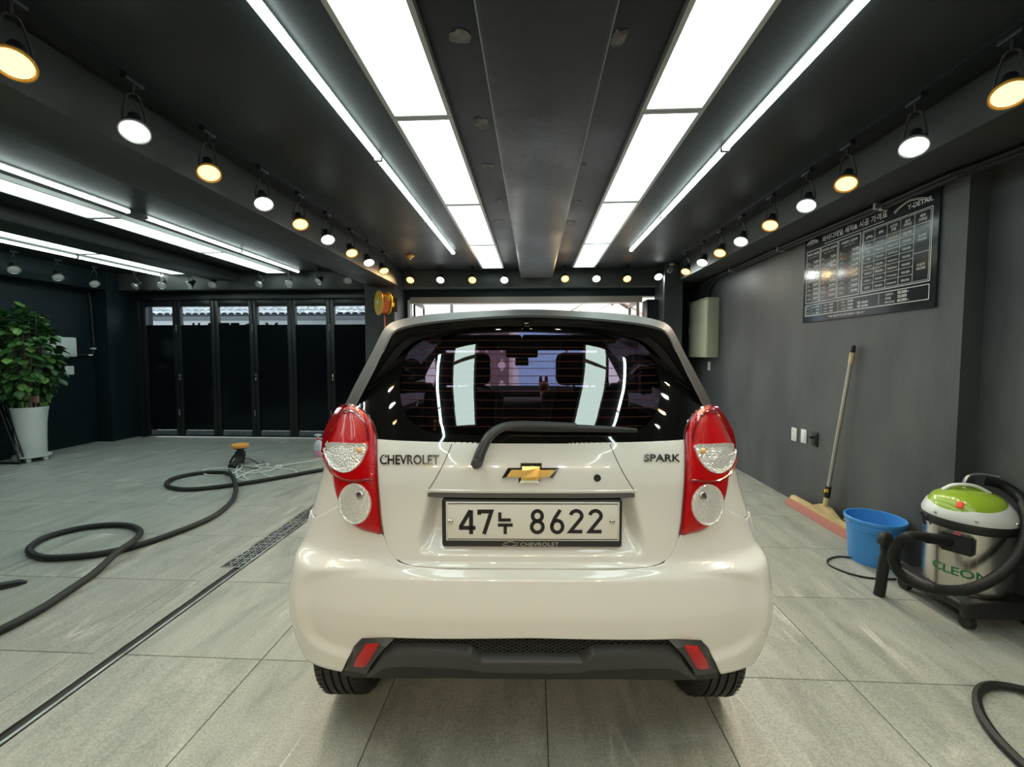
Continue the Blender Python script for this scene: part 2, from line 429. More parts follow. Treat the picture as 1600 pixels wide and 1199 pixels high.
# ------------------------------------------------------------------ folding doors to the street
principled('dark_tint_glass', (0.1, 0.12, 0.13), 0.05)
sheet_glass('door_glass', (0.70, 0.76, 0.78))
principled('kick_glass_reflection', (0.10, 0.12, 0.135), 0.3)  # bottom glass strip made opaque, dark floor reflection put into its colour
noise_mix(MATS['kick_glass_reflection'], (0.07, 0.085, 0.10), (0.14, 0.16, 0.18), 12, 5, (1, 1, 1))
dx = [-6.24, -5.66, -5.04, -4.41, -3.79, -3.17, -2.46]
for i in range(6):
    a, b = dx[i] + .004, dx[i + 1] - .004
    st = 0.062
    d = thing('door_%d' % (i + 1), 'black folding glass door leaf number %s from the dark corner pillar' % ('one', 'two', 'three', 'four', 'five', 'six')[i], 'door', ((a + b) / 2, YF + .02, 0))
    d['kind'] = 'structure'
    del d['category']
    w = (b - a) / 2
    MB().rbox(-w, -w + st, -.03, .03, 0.012, 2.195, .004).build('stile', 'black_metal', d)
    MB().rbox(w - st, w, -.03, .03, 0.012, 2.195, .004).build('stile', 'black_metal', d)
    MB().rbox(-w + st, w - st, -.028, .028, 2.085, 2.195, .004).build('rail', 'black_metal', d)
    MB().rbox(-w + st, w - st, -.028, .028, 0.012, 0.034, .004).build('rail', 'black_metal', d)
    MB().box(-w + st, w - st, -.003, .003, 0.115, 2.085).build('pane', 'door_glass', d, 0)
    MB().box(-w + st, w - st, -.006, .003, 0.034, 0.112).build('kick_glass_reflection', 'kick_glass_reflection', d, 0)
    MB().box(-w + st, w - st, -.008, -.0035, 0.115, 1.797).build('privacy_film', 'black_film', d, 0)
    if i in (1, 3, 5):
        h = MB().rbox(-w + .02, -w + .04, -.055, -.03, .92, 1.02, .004).rbox(-w + .024, -w + .036, -.062, -.05, .93, 1.01, .004)
        h.build('handle', 'chrome', d)
    if i in (0, 2, 4):
        MB().cyl((w - .004, -.034, .35), (w - .004, -.034, .45), .006, seg=8).cyl((w - .004, -.034, 1.7), (w - .004, -.034, 1.8), .006, seg=8).build('hinge', 'steel', d)
struct(MB().box(-6.27, -6.24, YF - .06, YF + .06, 0, 2.25).box(-6.27, -2.43, YF - .06, YF + .06, 2.2, 2.25).box(-2.46, -2.42, YF - .06, YF + .06, 0, 2.25).build('trim_1', 'black_metal', smooth=0), 'black metal frame around the folding doors')
# lettering stuck to the outside of the doors, read from the street
v, f = text_mesh('Y-DETAIL', 0.46, 0.001, 'LEFT', 1.0)
xw = max(p[0] for p in v); hmax = max(p[1] for p in v)
mbt = MB().add([(-4.02 - p[0] * 1.52 / xw, YF + .0275 + p[2], p[1] + 1.832 - hmax) for p in v], f)
let = mbt.build('door_lettering', 'black_metal', smooth=0)
tag(let, 'black mirrored vinyl letters peeking over the film on the folding doors', 'lettering')

# entrance: frame, folded leaves, shutter box
principled('entrance_frame', (0.40, 0.33, 0.29), 0.45)
principled('bright_post', (0.75, 0.74, 0.70), 0.4)
EX0, EX1 = -1.90, 1.62
struct(MB().box(EX0, EX1, YF - .02, YF + .06, DZT - .05, DZT + .045).box(EX0, EX1, YF + .06, YF + .75, DZT + .02, DZT + .05).build('trim_2', 'entrance_frame', smooth=0), 'pinkish lintel over the open entrance')
struct(MB().box(EX0 - .035, EX0 + .0, YF - .03, YF + .06, 0, DZT).build('trim_3', 'bright_post', smooth=0), 'pale post at the open entrance beside the hose reel pillar')
wl = thing('entrance_side_window', 'thin framed side window turned outward in the open entrance', 'window', (EX0 + .02, YF + .08, 0))
MB().box(0, .03, 0, .03, 0, DZT).box(0, .03, .57, .60, 0, DZT).box(0, .03, .03, .57, 0, .05).box(0, .03, .03, .57, DZT - .06, DZT).build('frame', 'black_metal', wl, 0)
MB().box(.012, .018, .03, .57, .05, DZT - .06).build('pane', 'clear_glass', wl, 0)
wr = thing('entrance_side_window', 'pale framed side window turned outward next to the folded black leaves', 'window', (EX1 - .02, YF + .08, 0))
MB().box(-.04, 0, 0, .03, 0, DZT).box(-.04, 0, .57, .60, 0, DZT).box(-.04, 0, .03, .57, 0, .05).box(-.04, 0, .03, .57, DZT - .06, DZT).build('frame', 'entrance_frame', wr, 0)
MB().box(-.02, -.014, .03, .57, .05, DZT - .06).build('pane', 'clear_glass', wr, 0)
for k in range(5):
    x = EX1 + .005 + k * .033
    fl = thing('folded_door_leaf', 'black folded door leaf stacked beside the entrance pillar', 'door', (x, YF - .28, 0), 0, 'folded entrance leaves')
    MB().rbox(0, .026, 0, .30, .01, 2.12, .004).build('leaf', 'black_metal', fl)
    MB().rbox(.009, .017, -.012, 0, .9, 1.05, .003).build('handle', 'black_plastic', fl)
struct(MB().box(EX1 + .20, EX1 + .207, YF - .03, YF, .0, 2.1).build('trim_4', 'steel', smooth=0), 'bright steel edge strip by the folded leaves')

# ------------------------------------------------------------------ street outside
principled('street_concrete', (0.42, 0.42, 0.40), 0.8)
noise_mix(MATS['street_concrete'], (0.34, 0.34, 0.33), (0.48, 0.47, 0.45), 3, 6, (1, 1, 1))
principled('cream_wall', (0.78, 0.73, 0.66), 0.8)
principled('pink_wall', (0.66, 0.48, 0.45), 0.8)
principled('white_wall', (0.78, 0.78, 0.78), 0.8)
principled('roof_tile_pale', (0.62, 0.64, 0.66), 0.6)
noise_mix(MATS['roof_tile_pale'], (0.16, 0.17, 0.18), (0.42, 0.42, 0.42), 9, 5, (1, 1, 1))
principled('eave_grey', (0.07, 0.075, 0.08), 0.6)
principled('blue_tile', (0.36, 0.54, 0.70), 0.35)
principled('brown_door', (0.16, 0.10, 0.09), 0.5)
principled('bark', (0.22, 0.16, 0.12), 0.8)
struct(MB().box(-30, 30, YF + .2, 30, -.2, -.03).build('ground', 'street_concrete', smooth=0), 'pale concrete street')
tb = thing('tiled_house', 'white walled house with pale roof tiles seen over the door film', 'building', (-6.6, 10.6, 0))
MB().box(-9, 3.4, 0, 5, -.1, 2.2).build('wall', 'white_wall', tb, 0)
MB().box(-9.2, 3.6, -.45, -.28, 2.165, 2.28).box(-9.2, 3.6, -.45, .1, 2.26, 2.29).build('gutter', 'eave_grey', tb, 0)
mb = MB()
for k in range(70):
    for j in range(9):
        x = -9.1 + k * .18; y0 = -.42 + j * .24; z0 = 2.295 + j * .105
        mb.grid([[(x + .09 + .085 * math.cos(t), y0, z0 + .055 * math.sin(t)) for t in (0, .8, 1.57, 2.34, math.pi)],
                 [(x + .09 + .085 * math.cos(t), y0 + .27, z0 + .11 + .045 * math.sin(t)) for t in (0, .8, 1.57, 2.34, math.pi)]])
tag(mb.build('roof_tile', 'roof_tile_pale', tb, 60), kind='stuff')
MB().add([(-9.1, -.4, 2.285), (3.5, -.4, 2.285), (3.5, 1.8, 3.245), (-9.1, 1.8, 3.245)], [(0, 1, 2, 3)]).build('roof_deck', 'eave_grey', tb, 0)
MB().box(1.1, 1.9, -.02, .03, .9, 2.0).build('window', 'eave_grey', tb, 0)

hs = thing('cream_house', 'cream house across the street with brown door and blue tiled panel', 'building', (0, 11.4, 0))
MB().box(-2.9, 6.5, 0, 4, -.1, 4.2).build('wall', 'cream_wall', hs, 0)
MB().box(-1.75, -.55, -.06, 0, -.03, 2.3).build('porch_wall', 'pink_wall', hs, 0)
for x in (-1.42, -1.02):
    d = MB().box(x, x + .37, -.1, -.055, 0, 1.95).build('door', 'brown_door', hs, 0)
    for z in (.5, 1.05, 1.55):
        MB().add([(x + .185, -.115, z + .17), (x + .30, -.115, z), (x + .185, -.115, z - .17), (x + .07, -.115, z), (x + .185, -.1, z + .17), (x + .30, -.1, z), (x + .185, -.1, z - .17), (x + .07, -.1, z)],
                 [(0, 1, 2, 3), (0, 4, 5, 1), (1, 5, 6, 2), (2, 6, 7, 3), (3, 7, 4, 0)]).build('diamond', 'pink_wall', d, 0)
tp = MB().box(-.4, 1.25, -.04, 0, .2, 1.95).build('tiled_panel', 'white_wall', hs, 0)
proto = None
for i in range(12):
    for j in range(12):
        x, z = -.39 + i * .136, .21 + j * .144
        if proto is None:
            proto = MB().box(0, .128, -.05, -.04, 0, .136).build('tile', 'blue_tile', tp, 0, loc=(x, 0, z))
        else:
            o = proto.copy(); col.objects.link(o); o.location = (x, 0, z); o.parent = tp
for x in (-2.2, 2.0, 3.2, 4.4):
    MB().box(x, x + .07, -.05, 0, 2.4, 4.0).build('window_bar', 'eave_grey', hs, 0)
gp = thing('gabled_porch', 'pink gabled porch roof on cream posts across the street', 'porch', (1.95, 10.4, 0))
MB().prism([(-.62, 2.35), (0, 2.72), (.62, 2.35), (.62, 2.27), (0, 2.62), (-.62, 2.27)], -.2, .7).build('roof', 'pink_wall', gp, 0)
MB().prism([(-.45, 2.27), (.45, 2.27), (0, 2.55)], -.05, .6).build('gable', 'cream_wall', gp, 0)
for x in (-.5, .42): MB().box(x, x + .08, -.1, -.02, -.03, 2.30).build('post', 'cream_wall', gp, 0)
bt = thing('bare_tree', 'thin bare branched tree in front of the cream house', 'tree', (.75, 9.9, -.03))
random.seed(11)
mb = MB().tube([(0, 0, 0), (.03, 0, .9), (-.02, .02, 1.7), (.05, 0, 2.3)], [.05, .045, .035, .025], 7)
mb.build('trunk', 'bark', bt)
mb = MB()
for k in range(16):
    a = random.uniform(0, 6.28); z = random.uniform(1.5, 2.3); l = random.uniform(.4, .9)
    p0 = Vector((0, 0, z)); p1 = p0 + Vector((math.cos(a) * l * .5, math.sin(a) * l * .3, l * .3)); p2 = p1 + Vector((math.cos(a + .5) * l * .5, math.sin(a) * l * .2, l * .35))
    mb.tube([p0, p1, p2], [.014, .009, .004], 5)
mb.build('branches', 'bark', bt)

# ------------------------------------------------------------------ ceiling lights
def light_panel(x, y0, y1, label, group):
    w = .157; t = thing('light_panel', label, 'ceiling light', (x, (y0 + y1) / 2, ZC), 0, group)
    h = (y1 - y0) / 2 - .002; fr = .022
    MB().box(-w, -w + fr, -h, h, -.034, 0).box(w - fr, w, -h, h, -.034, 0).box(-w + fr, w - fr, -h, -h + fr, -.034, 0).box(-w + fr, w - fr, h - fr, h, -.034, 0).build('frame', 'white_frame', t, 0)
    MB().box(-w + fr, w - fr, -h + fr, h - fr, -.028, -.022).build('diffuser', 'panel_glow', t, 0)
ORD = ('first', 'second', 'third', 'fourth', 'fifth', 'sixth', 'seventh', 'eighth', 'ninth', 'tenth', 'eleventh', 'twelfth', 'thirteenth', 'fourteenth')
def strip(x, yend, n, pitch, where):
    for k in range(n):
        light_panel(x, yend - (k + 1) * pitch, yend - k * pitch, 'glowing white ceiling panel, %s from the street in %s' % (ORD[k], where), 'light panels in ' + where)
strip(-.577, 6.13, 5, 1.29, 'the strip on the drain side')
strip(.689, 6.13, 5, 1.29, 'the strip on the price board side')
strip(-3.825, 6.33, 4, 1.30, 'the empty bay by the beam')
strip(-5.325, 6.33, 4, 1.30, 'the bay by the tree')
def tube_light(x, y0, y1, label, group):
    t = thing('tube_light', label, 'tube light', (x, (y0 + y1) / 2, ZC), 0, group)
    h = (y1 - y0) / 2 - .006
    MB().rbox(-.014, .014, -h, h, -.022, 0, .003).build('channel', 'white_frame', t)
    mb = MB(); pr = [(.022 * math.cos(a), -.022 - .022 * math.sin(a)) for a in [math.pi * k / 8 for k in range(9)]]
    mb.grid([[(px_, -h + .008, pz) for px_, pz in pr], [(px_, h - .008, pz) for px_, pz in pr]], close_u=True)
    mb.build('diffuser', 'tube_glow', t)
    MB().rbox(-.0225, .0225, -h, -h + .008, -.045, -.02, .002).build('end_cap', 'white_frame', t)
    MB().rbox(-.0225, .0225, h - .008, h, -.045, -.02, .002).build('end_cap', 'white_frame', t)
def tubes(x, ends, where):
    for k, (a, b) in enumerate(zip(ends[1:], ends[:-1])):
        if a is None or b is None: continue
        tube_light(x, a, b, 'thin white tube light, %s from the street %s' % (ORD[k], where), 'tube lights ' + where)
tubes(-.968, [5.22 - 1.255 * k for k in range(7)], 'between the car and the lit beam')
tubes(1.13, [5.18 - 1.245 * k for k in range(7)], 'on the price board side')
tubes(-3.455, [6.25, 4.99, 3.735], 'beside the lit beam in the empty bay')
tubes(-3.455, [3.59, 2.33, 1.07], 'beyond the gap in the empty bay')
tubes(-5.70, [6.44, 5.18, 3.92, 2.66], 'toward the potted tree')

# ------------------------------------------------------------------ track spotlights
principled('lens_off', (0.62, 0.64, 0.64), 0.25)
LENS = {'warm': 'warm_glow', 'cool': 'cool_glow', 'off': 'lens_off'}
principled('lamp_rim_warm', (0.85, 0.42, 0.06), 0.3, 0.2)  # orange light of the warm lens put into the rim colour
principled('lamp_rim_cool', (0.55, 0.57, 0.55), 0.25, 0.6)
def spot_proto(kind, aim, power, drop):
    aim = Vector(aim).normalized()
    face = Vector((0, 0, -drop))                      # centre of the lens below the track
    back = face - aim * .115
    t = thing('track_spotlight', 'x', 'spotlight')
    b = t
    mb = MB().rbox(-.016, .016, -.045, .045, -.026, -.002, .004).cyl((0, 0, -.026), (0, 0, -.07), .007, seg=8)
    mb.build('track_adapter', 'black_plastic', b)
    mid = face - aim * .06
    side = Vector((0, 0, 1)).cross(aim)
    side = side.normalized() if side.length > .01 else Vector((1, 0, 0))
    mb = MB()
    for s in (-1, 1):
        mb.tube(smooth_path([(0, 0, -.066), Vector((0, 0, -.08)) + side * s * .022, mid + side * s * .040 + Vector((0, 0, .03)), mid + side * s * .040], 4), .005, 6)
    mb.build('yoke', 'black_plastic', b)
    hb = MB().lathe([(.012, 0), (.024, .004), (.026, .03), (.034, .05), (.05, .085), (.056, .108), (.058, .115), (.052, .1145), (.049, .108)], back, aim, 20, True)
    hb.build('lamp_body', 'black_plastic', b)
    MB().lathe([(.058, .104), (.0595, .108), (.0595, .118), (.054, .119), (.0515, .116)], back, aim, 24).build('rim', 'lamp_rim_warm' if kind == 'warm' else 'lamp_rim_cool', b)
    MB().lathe([(.051, .1115), (.03, .117), (.001, .119)], back, aim, 20, True, True).build('lens', LENS[kind], b)
    if kind != 'off':
        ld = bpy.data.lights.new('spot_beam', 'SPOT')
        ld.energy = power; ld.color = WARM if kind == 'warm' else COOL
        ld.spot_size = R(120); ld.spot_blend = 0.9; ld.shadow_soft_size = 0.045
        lo = bpy.data.objects.new('spot_beam', ld); col.objects.link(lo); lo.parent = b
        lo.location = face + aim * .012
        lo.rotation_mode = 'QUATERNION'; lo.rotation_quaternion = aim.to_track_quat('-Z', 'Y')
    return t
SP = {}
def spot(kind, aim, pos, label, group, power=16.0):
    """pos = centre of the lens"""
    drop = .232 if abs(pos[2] - 2.32) < .001 else round(ZC - .001 - pos[2], 2)
    k = (kind, aim, power, drop)
    if k not in SP: o = SP[k] = spot_proto(kind, aim, power, drop)
    else: o = copy_tree(SP[k])
    o.location = (pos[0], pos[1], pos[2] + drop)
    tag(o, label, 'spotlight', group)
AL, AR, AF, AB = (.38, -.42, -.82), (-.38, -.42, -.82), (0.0, -.72, -.69), (0.0, .50, -.86)
def word(k): return 'warm lit' if k == 'warm' else ('white lit' if k == 'cool' else 'unlit')
yl = [5.134, 4.667, 4.223, 3.727, 3.284, 2.833, 2.349, 1.904, 1.452, .98, .50, .0, -.48, -.96]
for k, y in enumerate(yl):
    kind = 'warm' if k % 2 == 0 else 'cool'
    spot(kind, AL, (-1.79, y, 2.32), '%s black spotlight, %s from the street on the drain beam' % (word(kind), ORD[k]), 'spotlights on the beam over the drain')
yr_ = [5.359, 4.851, 4.406, 3.973, 3.498, 3.052, 2.682, 2.229, 1.809, 1.36, .90, .44, -.02, -.48]
for k, y in enumerate(yr_):
    kind = 'warm' if k % 2 == 0 else 'cool'
    spot(kind, AR, (1.825, y, 2.32), '%s black spotlight, %s from the street on the price board beam' % (word(kind), ORD[k]), 'spotlights on the price board beam')
for k, (px, py) in enumerate(((641, 438), (688, 438), (738, 438), (788, 438), (883, 436), (932, 436), (980, 436), (1029, 433))):
    kind = 'warm' if k % 2 == 0 else 'cool'
    p = onY(px, py, 6.20)
    spot(kind, AF, (p[0], 6.20, p[2]), '%s black spotlight over the entrance, %s from the hose reel pillar' % (word(kind), ORD[k]), 'spotlights over the entrance')
for k, (px, py) in enumerate(((210, 448), (252, 447), (295, 446), (331, 445), (404, 445), (451, 444), (497, 440), (543, 439))):
    p = onY(px, py, 6.20)
    spot('off', ((.25, -.70, -.66) if k % 2 else (-.25, -.70, -.66)), (p[0], 6.20, p[2]), 'unlit black spotlight over the folding doors, %s from the corner pillar' % ORD[k], 'unlit spotlights over the folding doors')
for k, (px, py) in enumerate(((148, 444), (91, 434), (22, 422))):
    p = onX(px, py, -6.20)
    spot('off', (.62, -.30, -.72), (-6.20, p[1], p[2]), 'unlit black spotlight over the potted tree wall, %s from the corner' % ORD[k], 'unlit spotlights over the tree wall')
for k in range(8):
    kind = 'warm' if k % 2 == 0 else 'cool'
    spot(kind, AB, (-1.55 + k * .45, -2.35, 2.34), '%s black spotlight on the track behind the viewer, %s from the drain' % (word(kind), ORD[k]), 'spotlights behind the viewer', 44.0 if kind == 'warm' else 26.0)
def track(pts, label):
    a, b = Vector(pts[0]), Vector(pts[1]); t = thing('lighting_track', label, 'track', a)
    d = b - a; n = Vector((-d.y, d.x, 0)).normalized() * .018
    MB().prism([(-n.x, -n.y), (n.x, n.y), (d.x + n.x, d.y + n.y), (d.x - n.x, d.y - n.y)], -.012, .02, lambda u, v, w: (u, v, w)).build('rail', 'black_metal', t, 0)
    e = d.normalized() * .03
    MB().prism([(-n.x * 1.2, -n.y * 1.2), (n.x * 1.2, n.y * 1.2), (e.x + n.x * 1.2, e.y + n.y * 1.2), (e.x - n.x * 1.2, e.y - n.y * 1.2)], -.014, .02, lambda u, v, w: (u, v, w)).build('end_cap', 'black_plastic', t, 0)
track([(-1.79, 5.5, 2.562), (-1.79, -1.3, 2.562)], 'black lighting track on the ceiling beside the drain beam')
track([(1.825, 5.6, 2.562), (1.825, -.9, 2.562)], 'black lighting track on the ceiling beside the price board beam')
track([(-2.0, -2.35, 2.568), (2.0, -2.35, 2.568)], 'black lighting track on the ceiling behind the viewer')
# ------------------------------------------------------------------ the car
principled('car_white', (0.80, 0.80, 0.775), 0.22, spec=0.5, coat=1.0)
principled('car_shell', (0.01, 0.01, 0.01), 0.6)
principled('roof_wrap', (0.05, 0.049, 0.048), 0.5, spec=0.35)
principled('trim_black', (0.022, 0.022, 0.023), 0.4)
principled('valance_black', (0.045, 0.047, 0.048), 0.42)
principled('grille_black', (0.02, 0.02, 0.02), 0.5)
principled('gloss_black', (0.006, 0.006, 0.006), 0.03, spec=0.6, coat=1.0)
sheet_glass('rear_glass', (0.27, 0.235, 0.33), 1.0, 1.6, 0.07)
sheet_glass('side_glass', (0.02, 0.02, 0.024), 0.3)
sheet_glass('windscreen_glass', (0.86, 0.85, 0.92), 0.4)
principled('heater_wire', (0.45, 0.16, 0.06), 0.5, emis=(1.0, 0.35, 0.12), estr=0.06)  # weak glow put in so the wires look lit
principled('lamp_red', (0.50, 0.003, 0.005), 0.12, spec=0.25, coat=0.4)
principled('lamp_red_dark', (0.20, 0.004, 0.006), 0.12, coat=1.0)
principled('lamp_clear', (0.92, 0.92, 0.90), 0.12, 0.45, coat=0.5)
principled('lamp_amber', (0.80, 0.46, 0.20), 0.2)
principled('tyre_rubber', (0.018, 0.018, 0.018), 0.6)
principled('rim_silver', (0.45, 0.46, 0.47), 0.3, 0.9)
principled('plate_white', (0.78, 0.77, 0.72), 0.35)
principled('plate_ink', (0.012, 0.012, 0.014), 0.4)
principled('satin_chrome', (0.42, 0.42, 0.42), 0.16, 1.0)
principled('gold', (0.72, 0.50, 0.16), 0.22, 0.85)
principled('seat_cloth', (0.02, 0.02, 0.024), 0.8)
principled('frame_print', (0.42, 0.42, 0.40), 0.4)
def lens_relief(name, scale, strength):
    m = MATS[name]; nt = m.node_tree; b = nt.nodes['Principled BSDF']
    tc = nt.nodes.new('ShaderNodeTexCoord'); vo = nt.nodes.new('ShaderNodeTexVoronoi'); vo.inputs['Scale'].default_value = scale
    nt.links.new(tc.outputs['Object'], vo.inputs['Vector'])
    bp = nt.nodes.new('ShaderNodeBump'); bp.inputs['Strength'].default_value = strength; bp.inputs['Distance'].default_value = .003
    nt.links.new(vo.outputs['Distance'], bp.inputs['Height']); nt.links.new(bp.outputs[0], b.inputs['Normal'])
lens_relief('lamp_clear', 170, 0.9)
lens_relief('lamp_red', 260, 0.35)

CAR_Y, CAR_RZ = 1.21, R(2.4)
CAR_X = float(onY(831, 800, CAR_Y)[0])
car = thing('car', 'white compact hatchback with dark grey wrapped roof parked in the garage', 'car', (CAR_X, CAR_Y, 0), CAR_RZ)
CR = np.array([[math.cos(CAR_RZ), math.sin(CAR_RZ), 0], [-math.sin(CAR_RZ), math.cos(CAR_RZ), 0], [0, 0, 1]])
C0 = CR @ (ORG - np.array([CAR_X, CAR_Y, 0]))
def cray(px, py): return CR @ ray(px, py)
def hermite(tab):
    zs = [t[0] for t in tab]; vs_ = [t[1] for t in tab]; n = len(tab); m = []
    for i in range(n):
        if i == 0: m.append((vs_[1] - vs_[0]) / (zs[1] - zs[0]))
        elif i == n - 1: m.append((vs_[-1] - vs_[-2]) / (zs[-1] - zs[-2]))
        else:
            a = (vs_[i] - vs_[i - 1]) / (zs[i] - zs[i - 1]); b = (vs_[i + 1] - vs_[i]) / (zs[i + 1] - zs[i])
            m.append(0 if a * b <= 0 else 2 * a * b / (a + b))
    def f(z):
        z = min(max(z, zs[0]), zs[-1])
        i = max(k for k in range(n - 1) if zs[k] <= z)
        h = zs[i + 1] - zs[i]; t = (z - zs[i]) / h
        return (2 * t ** 3 - 3 * t * t + 1) * vs_[i] + (t ** 3 - 2 * t * t + t) * h * m[i] + (-2 * t ** 3 + 3 * t * t) * vs_[i + 1] + (t ** 3 - t * t) * h * m[i + 1]
    return f
YR = hermite([(.24, .062), (.34, .046), (.42, .028), (.50, .008), (.56, 0), (.62, .003), (.655, .008), (.670, .018), (.684, .044), (.70, .057), (.75, .062), (.85, .062), (.92, .060), (.97, .068), (1.02, .085), (1.06, .104), (1.10, .122), (1.18, .162), (1.25, .202), (1.32, .247), (1.40, .303), (1.46, .348)])
WD = hermite([(.24, .725), (.32, .752), (.42, .775), (.52, .784), (.62, .782), (.72, .772), (.82, .754), (.92, .733), (1.0, .715), (1.06, .698), (1.12, .676), (1.18, .648), (1.26, .602), (1.34, .552), (1.40, .512), (1.46, .47)])
CCZ = hermite([(.24, .13), (.45, .15), (.62, .185), (.80, .25), (1.0, .31), (1.46, .33)])
NN = 3.3
def S(x, z):
    """depth of the rear skin at width x, height z"""
    u = min(abs(x) / WD(z), 1.0)
    return YR(z) + CCZ(z) * (1 - math.sqrt(max(0.0, 1 - u ** NN)))
def plan(th, z):
    s = math.sin(abs(th)) ** (2 / NN) * WD(z)
    return math.copysign(s, th), YR(z) + CCZ(z) * (1 - math.cos(th))
def onS(px, py, off=0.0, depth=None):
    d = cray(px, py); y = .15
    for _ in range(40):
        p = C0 + d * ((y - C0[1]) / d[1])
        ny = depth if depth is not None else S(p[0], p[2]) - off
        y = .5 * y + .5 * ny if depth is None else ny
    p = C0 + d * ((y - C0[1]) / d[1])
    return float(p[0]), float(p[1]), float(p[2])
def half(px, py, **k):
    """a point traced on the lamp side nearest the drain, as (|x|, y, z)"""
    x, y, z = onS(px, py, **k); return abs(x), y, z
def pw(tab):
    tab = sorted(tab); xs_ = [t[0] for t in tab]; ys_ = [t[1] for t in tab]
    return lambda x: float(np.interp(x, xs_, ys_))
def sstep(a, b, x):
    t = min(max((x - a) / (b - a), 0), 1); return t * t * (3 - 2 * t)
AXY, AXZ, ARR = .503, .285, .298                      # rear axle and wheel arch
def trim_arch(mb, ay=AXY):
    keep = []; vv = [Vector(v) for v in mb.v]; ins = []
    for v in vv:
        d = math.hypot(v.y - ay, v.z - AXZ); ins.append(d < ARR)
    mb.f = [f for f in mb.f if not all(ins[i] for i in f)]
    for i, v in enumerate(vv):
        if ins[i]:
            d = math.hypot(v.y - ay, v.z - AXZ) or 1e-6
            if d > ARR * .6:
                mb.v[i] = (v.x, ay + (v.y - ay) * ARR / d, AXZ + (v.z - AXZ) * ARR / d)
    used = sorted({i for f in mb.f for i in f}); mp = {o: n for n, o in enumerate(used)}
    mb.v = [mb.v[i] for i in used]; mb.f = [tuple(mp[i] for i in f) for f in mb.f]
    return mb

# bumper ------------------------------------------------------------
zt_pts = [half(*p) for p in ((831, 889), (700, 888.5), (645, 884), (622, 876), (608, 862), (600, 840), (594, 831), (566, 827), (545, 808), (530, 787), (512, 797), (492, 806))]
zt_f = pw([(p[0], p[2]) for p in zt_pts] + [(.80, .775)])
zb_pts = [half(*p) for p in ((831, 1003), (602, 1002), (562, 1004), (550, 1016), (534, 1054), (505, 1049), (482, 1041))]
zb_f = pw([(p[0], max(p[2], .335)) for p in zb_pts if p[0] < .72] + [(.735, .352), (.80, .362)])
def bump_face(x, z):
    r = (abs(x) / .70) ** 5 + (abs(z - .535) / .145) ** 4
    return .015 * (1 - sstep(.8, 1.3, r))
def bumper_columns(nc, nr, th1):
    rows = []
    ths = [th1 * (2 * k / nc - 1) for k in range(nc + 1)]
    for th in ths:
        z1 = .7
        for _ in range(30): z1 = .5 * z1 + .5 * (zt_f(abs(plan(th, z1)[0])) - .003)
        z0 = .45
        for _ in range(40):
            xq, yq = plan(th, z0); za = AXZ + math.sqrt(max(0, ARR ** 2 - (yq - AXY) ** 2)) if abs(yq - AXY) < ARR else 0
            z0 = .5 * z0 + .5 * max(zb_f(abs(xq)), za)
        z0 = min(z0, z1 - .02)
        c = []
        for j in range(nr + 1):
            z = z0 + (z1 - z0) * j / nr
            x, y = plan(th, z)
            c.append((x, y + bump_face(x, z), z))
        rows.append(c)
    return rows
mb = MB().grid(bumper_columns(260, 54, 1.565))
bumper = mb.build('rear_bumper', 'car_white', car, 60)
so = bumper.modifiers.new('skin', 'SOLIDIFY'); so.thickness = .012; so.offset = -1

# lower valance -----------------------------------------------------
def px_grid(cols, rows_, top, bot, off=0.0, fold=None):
    """grid between two traced lines; top/bot: lists of (px, py) from the centre outward"""
    T_ = [half(*p, off=off) for p in top]; B_ = [half(*p, off=off) for p in bot]
    out = []
    for k in range(cols + 1):
        s = 2 * k / cols - 1; a = abs(s)
        def at(P):
            t = a * (len(P) - 1); i = min(int(t), len(P) - 2); t -= i
            return [P[i][c] + (P[i + 1][c] - P[i][c]) * t for c in range(3)]
        p, q = at(T_), at(B_)
        c = []
        for j in range(rows_ + 1):
            u = j / rows_
            x, y, z = [p[m] + (q[m] - p[m]) * u for m in range(3)]
            y2 = S(x, z) - off
            c.append((math.copysign(x, s), y2 + (fold(u, a) if fold else 0), z))
        out.append(c)
    return out
